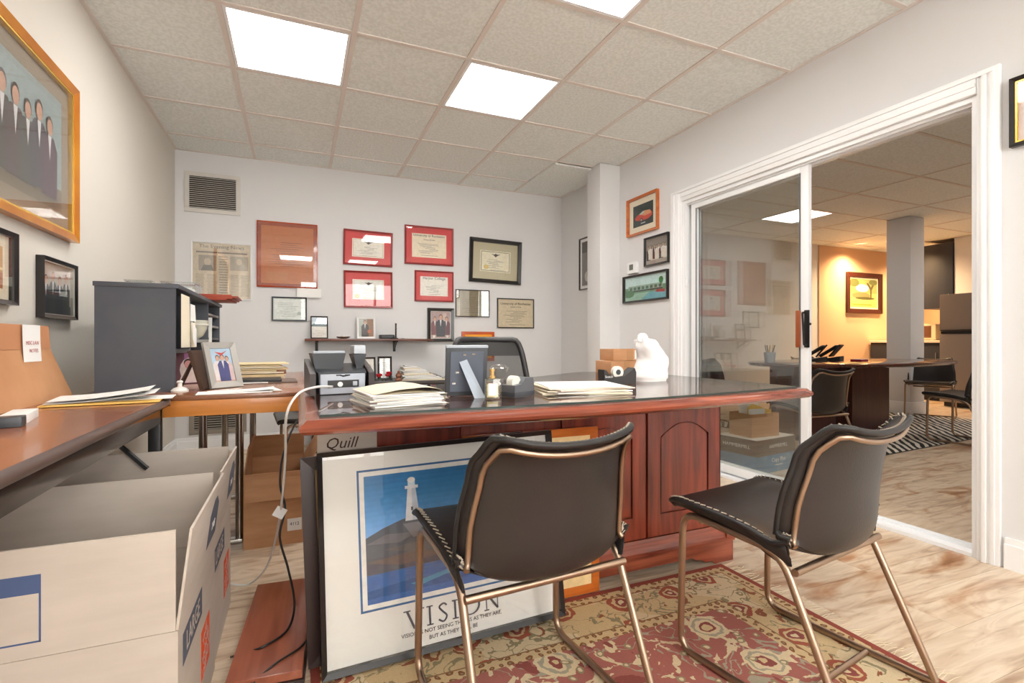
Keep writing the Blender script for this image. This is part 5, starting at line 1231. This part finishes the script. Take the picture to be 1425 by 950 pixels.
    brd = mixc(M('LESS_THAN', bp, 0.34), brd, (164, 92, 72)); brd = mixc(M('LESS_THAN', bp, 0.25), brd, GOLD_); brd = mixc(M('LESS_THAN', bp, 0.20), brd, DRED); brd = mixc(M('LESS_THAN', bp, 0.13), brd, BEIGE)
    # guard stripes
    gv = vor(34, 0.4); grd = mixc(M('LESS_THAN', gv.outputs['Distance'], 0.30), GOLD_, (140, 92, 60)); grd = mixc(M('LESS_THAN', gv.outputs['Distance'], 0.12), grd, OLIVE)
    col = mixc(M('LESS_THAN', d, 0.262), fld, grd)
    col = mixc(M('LESS_THAN', d, 0.225), col, (146, 110, 78)); col = mixc(M('LESS_THAN', d, 0.220), col, brd)
    col = mixc(M('LESS_THAN', d, 0.064), col, (146, 100, 74)); col = mixc(M('LESS_THAN', d, 0.059), col, grd); col = mixc(M('LESS_THAN', d, 0.024), col, (150, 76, 64))
    fin = N('ShaderNodeMix', data_type='RGBA', blend_type='MULTIPLY'); fin.inputs['Factor'].default_value = 1.0
    n9 = noise(220, 2); mr = N('ShaderNodeMapRange'); mr.inputs['To Min'].default_value = 0.82; mr.inputs['To Max'].default_value = 1.14; L(n9, mr.inputs['Value'])
    L(col, fin.inputs['A']); L(mr.outputs[0], fin.inputs['B'])
    L(fin.outputs['Result'], b.inputs['Base Color']); b.inputs['Roughness'].default_value = 0.95; b.inputs['Specular IOR Level'].default_value = 0.15
    bp_ = N('ShaderNodeBump'); bp_.inputs['Strength'].default_value = 0.25; bp_.inputs['Distance'].default_value = 0.004; L(n9, bp_.inputs['Height']); L(bp_.outputs[0], b.inputs['Normal'])
    return m
rug = thing('oriental_rug', 'worn red and gold oriental rug under the visitor chairs', 'rug', (0.815, 0.335, 0))
MB().box(-0.785, 0.785, -1.235, 1.235, 0, 0.007, 0.002).build('pile', rug_material(), rug)
fr = MB(); rr = random.Random(12)
for k in range(230):
    y = -1.22 + 2.44 * k / 229
    x1 = 0.785 + rr.uniform(0.045, 0.075); y1 = y + rr.uniform(-0.018, 0.018)
    fr.tube([(0.78, y, 0.004), ((0.785 + x1) / 2, (y + y1) / 2 + rr.uniform(-0.006, 0.006), 0.005), (x1, y1, 0.002)], 0.0011, 4)
fo = fr.build('fringe', mat('fringe', (214, 196, 168), 0.9), rug, 0); fo['kind'] = 'stuff'

# ------------------------------------------------------------------ leather bucket chairs
PROF = spline([(0, 0.222, 0.424), (0, 0.205, 0.436), (0, 0.10, 0.430), (0, -0.03, 0.402), (0, -0.11, 0.374), (0, -0.165, 0.374), (0, -0.198, 0.42), (0, -0.208, 0.53), (0, -0.222, 0.62), (0, -0.236, 0.67), (0, -0.262, 0.692)], 4)
PN = len(PROF)
def prof_at(v):
    q = v * (PN - 1); i = min(int(q), PN - 2); f = q - i
    p = PROF[i].lerp(PROF[i + 1], f); tg = (PROF[min(i + 2, PN - 1)] - PROF[max(i - 1, 0)]).normalized()
    return p, Vector((0, tg.z, -tg.y))
def interp(tab, v):
    for (a, x), (b_, y) in zip(tab, tab[1:]):
        if v <= b_:
            f = (v - a) / (b_ - a); f = f * f * (3 - 2 * f); return x + (y - x) * f
    return tab[-1][1]
HW = [(0, 0.205), (0.08, 0.224), (0.35, 0.238), (0.5, 0.254), (0.65, 0.250), (0.8, 0.226), (0.92, 0.196), (1.0, 0.155)]
WR = [(0, 0.0), (0.15, 0.006), (0.33, 0.03), (0.5, 0.074), (0.62, 0.096), (0.8, 0.078), (0.92, 0.045), (1.0, 0.022)]
def shell(s_, v, off=0.0):
    p, nrm = prof_at(v); hw = interp(HW, v); wr = interp(WR, v)
    q = p + nrm * (wr * abs(s_) ** 2.2 + off)
    return Vector((s_ * hw * (1 - 0.10 * wr / 0.08 * abs(s_) ** 3), q.y, q.z))
def make_chair(label, group, stitches=True):
    t = thing('visitor_chair', label, 'chair', (0, 0, 0), 0, group)
    seat_v = 0.5
    def part(v0, v1, nm, nu=18, nv=20):
        o = MB().grid(lambda u, v: shell(-1 + 2 * u, v0 + (v1 - v0) * v)[:], nu, nv).build(nm, LEATHER, t, 80)
        md = o.modifiers.new('thickness', 'SOLIDIFY'); md.thickness = 0.011; md.offset = 0.0
        return o
    seat = part(0.0, 0.5, 'seat'); back = part(0.5, 1.0, 'backrest')
    edge = [shell(-1, k / 30) for k in range(31)] + [shell(-1 + 2 * k / 14, 1) for k in range(1, 14)] + [shell(1, 1 - k / 30) for k in range(31)] + [shell(1 - 2 * k / 14, 0) for k in range(1, 14)]
    MB().tube(edge, 0.0078, 8, closed=True).build('edge_binding', BIND, t, 80)
    for side_ in (-1, 1):
        def skirt(u, v):
            q = shell(side_ * 0.99, 0.03 + 0.45 * u); dr = 0.018 + 0.05 * u * u
            return (q.x - side_ * 0.012 * v * v, q.y - 0.006 * u * v, q.z - dr * v)
        so = MB().grid(skirt, 16, 4).build('side_skirt', BIND, t, 60)
        md = so.modifiers.new('thickness', 'SOLIDIFY'); md.thickness = 0.005; md.offset = 0.0
    st = MB()
    for side_ in (-1, 1):
        for k in range(58):
            v = 0.02 + 0.95 * k / 57
            a, b_ = shell(side_ * 0.985, v, 0.0095), shell(side_ * 0.925, v + 0.006, 0.0075); st.tube([a, b_], 0.0021, 4)
    for k in range(30):
        s_ = -0.93 + 1.86 * k / 29
        st.tube([shell(s_, 0.985, 0.009), shell(s_ + 0.015, 0.962, 0.008)], 0.0021, 4); st.tube([shell(s_, 0.012, 0.009), shell(s_ + 0.015, 0.045, 0.008)], 0.0021, 4)
    st.build('stitching', STITCH, t, 0)
    for side_ in (-1, 1):
        MB().tube([shell(side_ * 0.997, 0.46, -0.009), shell(side_ * 0.997, 0.49, -0.010), shell(side_ * 0.9, 0.5, -0.009)], 0.0022, 5).build('side_seam', STITCH, t, 0)
    pip = [shell(-0.90, 0.52 + 0.40 * k / 10, -0.016) for k in range(11)] + [shell(-0.84 + 1.68 * k / 10, 0.945, -0.016) for k in range(11)] + [shell(0.90, 0.92 - 0.40 * k / 10, -0.016) for k in range(11)]
    MB().tube(pip, 0.0072, 8).build('back_tube', BRASS, t, 60)
    for side_ in (-1, 1):
        x = side_ * 0.222
        hoop = fillet([(x, -0.275, 0.010), (x, 0.185, 0.010), (x * 0.98, 0.178, 0.412), (x * 0.97, -0.115, 0.390), (x, -0.28, 0.012)], 0.055, 6, True)
        MB().tube(hoop, 0.0098, 10, closed=True).build('side_frame', BRASS, t, 60)
    MB().tube([(-0.217, -0.150, 0.356), (0.217, -0.150, 0.356)], 0.0095, 10).build('rear_crossbar', BRASS, t, 60)
    MB().tube([(-0.215, 0.12, 0.398), (0.215, 0.12, 0.398)], 0.008, 8).build('seat_crossbar', BRASS, t, 60)
    MB().tube([(-0.222, -0.12, 0.010), (0.222, -0.12, 0.010)], 0.008, 8).build('floor_crossbar', BRASS, t, 60)
    return t
G1 = 'dark leather bucket chairs in front of the desk'; G2 = 'dark leather bucket chairs around the conference table'
ch = make_chair('dark leather bucket chair in front of the lighthouse poster', G1)
ch.location = (0.535, 1.20, 0.0072); ch.rotation_euler = (0, 0, R(4))
copy_thing(ch, (1.29, 1.03, 0.0072), R(9), 'dark leather bucket chair nearest the open doorway', G1)
copy_thing(ch, (0.09, 3.58, 0.0), R(95), 'dark leather chair half hidden under the oak table', 'dark leather bucket chairs by the oak table')
copy_thing(ch, (5.60, 2.62, 0.0075), R(2), 'leather chair at the near side of the conference table beside the fridge', G2)
copy_thing(ch, (3.72, 2.74, 0.0), R(-4), 'leather chair tucked in left of the conference table pedestal', G2)
copy_thing(ch, (7.02, 3.62, 0.0075), R(112), 'leather chair at the far right end of the conference table', G2)
copy_thing(ch, (6.0, 4.32, 0.0075), R(178), 'leather chair on the far side of the conference table', G2)
copy_thing(ch, (4.27, 4.22, 0.0075), R(185), 'leather chair seen through the sliding glass door', G2)

# ------------------------------------------------------------------ conference room
CX, CY, CTZ = 5.40, 3.47, 0.715
t = thing('conference_table', 'long dark oval conference table with panel pedestals', 'table', (CX, CY, 0))
NB = 48
ol = [(1.32 * math.copysign(abs(math.cos(a)) ** 0.9, math.cos(a)), 0.58 * math.copysign(abs(math.sin(a)) ** 0.8, math.sin(a))) for a in [2 * math.pi * k / NB for k in range(NB)]]
loft(MB(), ol, [(0.05, CTZ - 0.04), (0.012, CTZ - 0.03), (0.0, CTZ - 0.015), (0.004, CTZ - 0.004), (0.012, CTZ)]).build('tabletop', wood('table_dark', (72, 34, 26), (104, 54, 40), 0.18, 0.5, 0), t, 30)
for x in (-0.82, 0.02):
    MB().prism([(x - 0.28, -0.14), (x + 0.28, -0.16), (x + 0.30, 0.10), (x - 0.26, 0.14)], 0.008, CTZ - 0.04, 'z').build('pedestal', MAHOG, t, 0)
zm = bpy.data.materials.new('zebra_weave'); zm.use_nodes = True; nt = zm.node_tree; b_ = nt.nodes['Principled BSDF']
tc = nt.nodes.new('ShaderNodeTexCoord'); wv = nt.nodes.new('ShaderNodeTexWave'); wv.inputs['Scale'].default_value = 5.2; wv.inputs['Distortion'].default_value = 4.0; wv.inputs['Detail'].default_value = 1.5; wv.inputs['Detail Scale'].default_value = 0.6
mp = nt.nodes.new('ShaderNodeMapping'); mp.inputs['Rotation'].default_value = (0, 0, 0.9); nt.links.new(tc.outputs['Object'], mp.inputs[0]); nt.links.new(mp.outputs[0], wv.inputs['Vector'])
rp = nt.nodes.new('ShaderNodeValToRGB'); rp.color_ramp.interpolation = 'CONSTANT'; rp.color_ramp.elements[0].color = (0.02, 0.018, 0.018, 1); rp.color_ramp.elements[1].position = 0.5; rp.color_ramp.elements[1].color = lin((214, 206, 192)) + (1,)
nt.links.new(wv.outputs['Fac'], rp.inputs[0]); nt.links.new(rp.outputs[0], b_.inputs['Base Color']); b_.inputs['Roughness'].default_value = 0.95
t = thing('zebra_rug', 'black and white zebra striped rug under the conference table', 'rug', (5.75, 3.55, 0), R(4))
MB().box(-1.5, 1.5, -0.88, 0.88, 0, 0.007, 0.002).build('pile', zm, t); MB().box(-1.51, 1.51, -0.89, 0.89, 0, 0.004).build('edge', BLACK, t, 0)
def desk_phone(label, loc, rz):
    t = thing('desk_phone', label, 'phone', loc, rz)
    MB().prism([(-0.10, 0), (0.10, 0), (0.10, 0.05), (-0.10, 0.012)], -0.12, 0.12, 'x').build('base', BLACK, t, 0)
    MB().box(-0.12, 0.12, -0.008, 0.008, 0, 0.16, 0.004).build('screen_panel', BLACK, t, rot=(R(-38), 0, 0), loc=(0.0, 0.0, 0.045))
    MB().box(-0.10, 0.03, -0.0095, -0.008, 0.03, 0.14).build('screen', mat('phone_screen', (150, 156, 160), 0.2), t, 0, rot=(R(-38), 0, 0), loc=(0.0, 0.0, 0.045))
    MB().tube(fillet([(0.085, -0.09, 0.045), (0.085, -0.07, 0.06), (0.085, 0.06, 0.15), (0.085, 0.08, 0.15)], 0.02), 0.018, 8).build('handset', BLACK, t)
    return t
desk_phone('black desk phone with raised screen on the conference table', (4.98, 3.60, CTZ), R(215))
desk_phone('second black desk phone nearer the middle of the conference table', (5.30, 3.66, CTZ), R(205))
t = thing('red_notepad', 'small red pad beside the phones on the conference table', 'notepad', (5.36, 3.40, CTZ), R(10)); MB().box(-0.08, 0.08, -0.05, 0.05, 0, 0.02, 0.002).build('pad', mat('red_pad', (170, 40, 56), 0.5), t); MB().box(-0.078, 0.078, -0.048, 0.048, 0.0202, 0.022).build('sheet', PAPER, t, 0)
t = thing('pencil_cup', 'pale cup of pencils seen through the glass door', 'pencil cup', (4.25, 3.55, CTZ))
MB().lathe([(0.045, 0), (0.055, 0.10), (0.05, 0.10), (0.042, 0.006), (0, 0.006)]).build('cup', GREY, t)
for k in range(5): MB().tube([(0.015 * math.cos(k), 0.015 * math.sin(k), 0.008), (0.045 * math.cos(k * 1.3), 0.045 * math.sin(k * 1.3), 0.17)], 0.005, 6).build('pencil', [mat('pencil_yellow', (226, 176, 60), 0.5), BLACK, CHROME][k % 3], t)

t = thing('support_column', 'square white support column with tall base trim', 'column', (7.18, 3.98, 0), R(0)); t['kind'] = 'structure'
MB().box(-0.14, 0.14, -0.14, 0.14, 0, CEIL - 0.002, 0.003).build('shaft', WALL, t); MB().box(-0.16, 0.16, -0.16, 0.16, 0, 0.16, 0.004).build('base_trim', WHITE, t)
del t['category']; del t['label']; t.name = 'wall_pillar'

STEEL = mat('brushed_steel', (138, 130, 126), 0.45, metal=0.35)
t = thing('refrigerator', 'grey steel two door refrigerator in the far kitchen', 'refrigerator', (8.78, 3.80, 0), R(-90))
MB().box(-0.42, 0.42, -0.30, 0.35, 0.06, 1.585, 0.006).build('cabinet', mat('fridge_side', (70, 68, 68), 0.5), t)
MB().box(-0.42, 0.42, -0.26, 0.3, 0, 0.06).build('toe_kick', BLACK, t, 0)
u = MB().box(-0.42, 0.42, -0.375, -0.302, 1.065, 1.585, 0.012).build('freezer_door', STEEL, t); l = MB().box(-0.42, 0.42, -0.375, -0.302, 0.07, 1.025, 0.012).build('fridge_door', STEEL, t)
MB().box(-0.41, 0.41, -0.36, -0.302, 1.027, 1.063).build('handle_recess', BLACK, t, 0)
MB().box(-0.40, 0.2, -0.392, -0.374, 1.068, 1.085, 0.004).build('handle', BLACK, u)
NAVY = mat('navy_cabinet', (44, 48, 60), 0.45)
t = thing('upper_cabinet', 'dark navy wall cabinet beside the refrigerator', 'cabinet', (9.30, 4.62, 1.43), R(-90))
MB().box(-0.20, 0.21, -0.15, 0.18, 0, 1.0, 0.003).build('carcass', NAVY, t); dd = MB().box(-0.20, 0.21, -0.172, -0.152, 0, 1.0, 0.003).build('door', NAVY, t); MB().tube([(0.16, -0.185, 0.1), (0.16, -0.185, 0.22)], 0.005, 6).build('handle', CHROME, dd)
MB().box(-0.18, 0.19, 0.18, 1.28, 0.0, 0.98).build('side_filler', NAVY, t, 0)
t = thing('kitchen_counter', 'white topped kitchen counter with dark base behind the column', 'counter', (9.35, 5.0, 0), R(-90))
MB().box(-0.56, 0.50, -0.32, 0.9, 0.90, 0.94, 0.004).build('worktop', mat('worktop', (232, 222, 206), 0.3), t)
MB().box(-0.56, 0.48, -0.28, 0.85, 0.08, 0.90).build('base_unit', NAVY, t, 0); MB().box(-0.54, 0.46, -0.22, 0.8, 0, 0.08).build('toe_kick', BLACK, t, 0)
for k in range(2): dd = MB().box(-0.55 + 0.515 * k, -0.045 + 0.515 * k, -0.30, -0.281, 0.1, 0.88, 0.003).build('door', NAVY, t); MB().tube([(-0.10 + 0.515 * k, -0.315, 0.6), (-0.10 + 0.515 * k, -0.315, 0.75)], 0.006, 6).build('handle', CHROME, dd)
t = thing('microwave', 'small countertop microwave beside the refrigerator', 'microwave', (9.42, 4.80, 0.94), R(-90))
MB().box(-0.16, 0.10, -0.16, 0.16, 0.008, 0.26, 0.006).build('body', mat('oven_white', (206, 186, 160), 0.4), t); MB().box(-0.14, 0.04, -0.166, -0.158, 0.04, 0.23, 0.003).build('door', mat('oven_dark', (96, 60, 40), 0.3), t)
for s_ in (-0.14, 0.08): MB().box(s_ - 0.015, s_ + 0.015, -0.14, 0.14, 0, 0.009).build('foot', BLACK, t, 0)
for z, lb in ((1.71, 'lower small dark wall shelf near the painting'), (2.03, 'upper small dark wall shelf near the painting')):
    t = thing('corner_shelf', lb, 'shelf', (10.0, FY1 - 0.016, z))
    MB().box(-0.2, 0.3, -0.18, 0, -0.02, 0.0, 0.002).build('board', MAHOG, t); MB().prism([(0, -0.021), (-0.15, -0.021), (0, -0.12)], 0.0, 0.02, 'x').build('bracket', MAHOG, t, 0)
def land_art(p):
    p.rect(0, 0, 1, 1, (196, 186, 112)); p.rect(0, 0.5, 1, 1, (150, 160, 96)); p.ell(0.45, 0.68, 0.25, 0.14, (196, 208, 214)); p.ell(0.4, 0.42, 0.34, 0.12, (130, 128, 84)); p.ell(0.55, 0.32, 0.36, 0.05, (84, 84, 48)); p.rect(0, 0.0, 1, 0.22, (206, 196, 110))
    p.poly([(0.74, 0.3), (0.79, 0.3), (0.8, 0.62), (0.93, 0.9), (0.86, 0.92), (0.77, 0.72), (0.66, 0.88), (0.6, 0.86), (0.74, 0.62)], (92, 78, 50)); p.ell(0.15, 0.86, 0.18, 0.14, (96, 104, 58)); p.ell(0.85, 0.9, 0.16, 0.1, (104, 110, 62)); p.rect(0.1, 0.06, 0.8, 0.12, (150, 160, 70))
pic('framed_painting', 'dark framed landscape painting on the orange wall', 'painting', 0.92, 0.69, (8.91, FY1 - 0.016, 1.40), 0, 0.075, 0.04, mat('walnut_frame', (70, 32, 22), 0.4), CREAM, 0.03, land_art, glass=False)
# recessed warm downlights over the kitchen
for k, (x, y) in enumerate(((8.65, 4.98), (9.7, 5.0), (8.4, 5.3))):
    lb = ('round warm downlight shining left of the pillar', 'round warm downlight above the kitchen counter', 'round warm downlight washing the orange wall')[k]
    t = thing('downlight', lb, 'light', (x, y, CEIL))
    MB().lathe([(0.09, -0.006), (0.10, -0.004), (0.10, 0.0), (0.07, 0.0), (0.07, -0.005)], 24).build('trim_ring', WHITE, t)
    MB().lathe([(0.0, -0.0022), (0.068, -0.002), (0.068, -0.001), (0, -0.001)], 20).build('lens', mat('warm_lens', (255, 214, 150), 0.5, emit=30), t)
    ld = bpy.data.lights.new('warm_spot', 'SPOT'); ld.energy = 95; ld.color = (1.0, 0.64, 0.32); ld.spot_size = R(150); ld.spot_blend = 0.9; ld.shadow_soft_size = 0.06
    lo = bpy.data.objects.new('warm_spot', ld); COL.objects.link(lo); lo.parent = t; lo.location = (0, 0, -0.03)
# paper cartons just beyond the glass
t = thing('paper_carton', 'blue and black copy paper carton on the floor behind the glass', 'carton', (3.09, 2.70, 0), R(8))
MB().box(-0.225, 0.225, -0.155, 0.155, 0, 0.15, 0.002).build('body', mat('carton_blue', (70, 140, 186), 0.5, col2=(150, 190, 206), scale=6, lo=0.55, hi=0.75), t)
lid = MB().box(-0.23, 0.23, -0.16, 0.16, 0.125, 0.238, 0.002).build('lid', mat('carton_dark', (74, 66, 66), 0.5), t)
MB().box(-0.228, 0.228, -0.158, 0.158, 0.2382, 0.2392).build('lid_top', mat('lid_white', (226, 222, 216), 0.6), lid, 0)
lettering('HAMMERMILL', 0.036, t, INKW, (0.02, -0.1606, 0.185)); lettering('HAMMERMILL', 0.036, t, INKW, (-0.2306, 0, 0.185), (R(90), 0, R(-90)))
lettering('Copy Plus', 0.042, t, INKW, (0.03, -0.1556, 0.085)); lettering('multipurpose', 0.016, t, INKW, (0.03, -0.1556, 0.05))
t, fl = carton('file_carton', 'small open brown carton holding a yellow envelope on the paper carton', 2.935, 3.205, 2.60, 2.80, 0.165, 0.0, CARDB, {}, None, 0.2395)
t = thing('envelope_bundle', 'yellow envelope and white papers sticking out of the small carton', 'envelopes', (3.07, 2.70, 0.246))
MB().grid(lambda u, v: (-0.11 + 0.22 * u, -0.04 + 0.02 * math.sin(4 * u), 0.0 + (0.20 + 0.02 * math.sin(5 * u)) * v), 8, 4).build('envelope', ENVY, t); MB().grid(lambda u, v: (-0.125 + 0.2 * u, 0.02 + 0.02 * math.sin(3 * u), 0.22 * v + 0.01 * math.sin(6 * u) * v), 8, 4).build('sheet', PAPER, t)
MB().grid(lambda u, v: (-0.12 + 0.16 * u, -0.06, 0.19 * v), 6, 3).build('sheet', PAPER, t)
t = thing('storage_cabinet', 'pale beige low cabinet behind the glass door', 'cabinet', (3.35, 4.6, 0))
MB().box(-0.45, 0.55, -0.25, 0.25, 0.05, 0.70, 0.004).build('carcass', mat('beige_laminate', (196, 184, 164), 0.5), t); MB().box(-0.46, 0.56, -0.27, 0.26, 0.70, 0.73, 0.004).build('top', mat('beige_top', (176, 164, 146), 0.4), t); MB().box(-0.43, 0.53, -0.2, 0.2, 0, 0.05).build('plinth', BLACK, t, 0)
for k in range(2): dd = MB().box(-0.445 + 0.5 * k, 0.045 + 0.5 * k, -0.266, -0.251, 0.06, 0.69, 0.003).build('door', mat('beige_laminate', (196, 184, 164), 0.5), t); MB().tube([(0.0 + 0.1 * k, -0.276, 0.5), (0.0 + 0.1 * k, -0.276, 0.6)], 0.005, 6).build('handle', CHROME, dd)
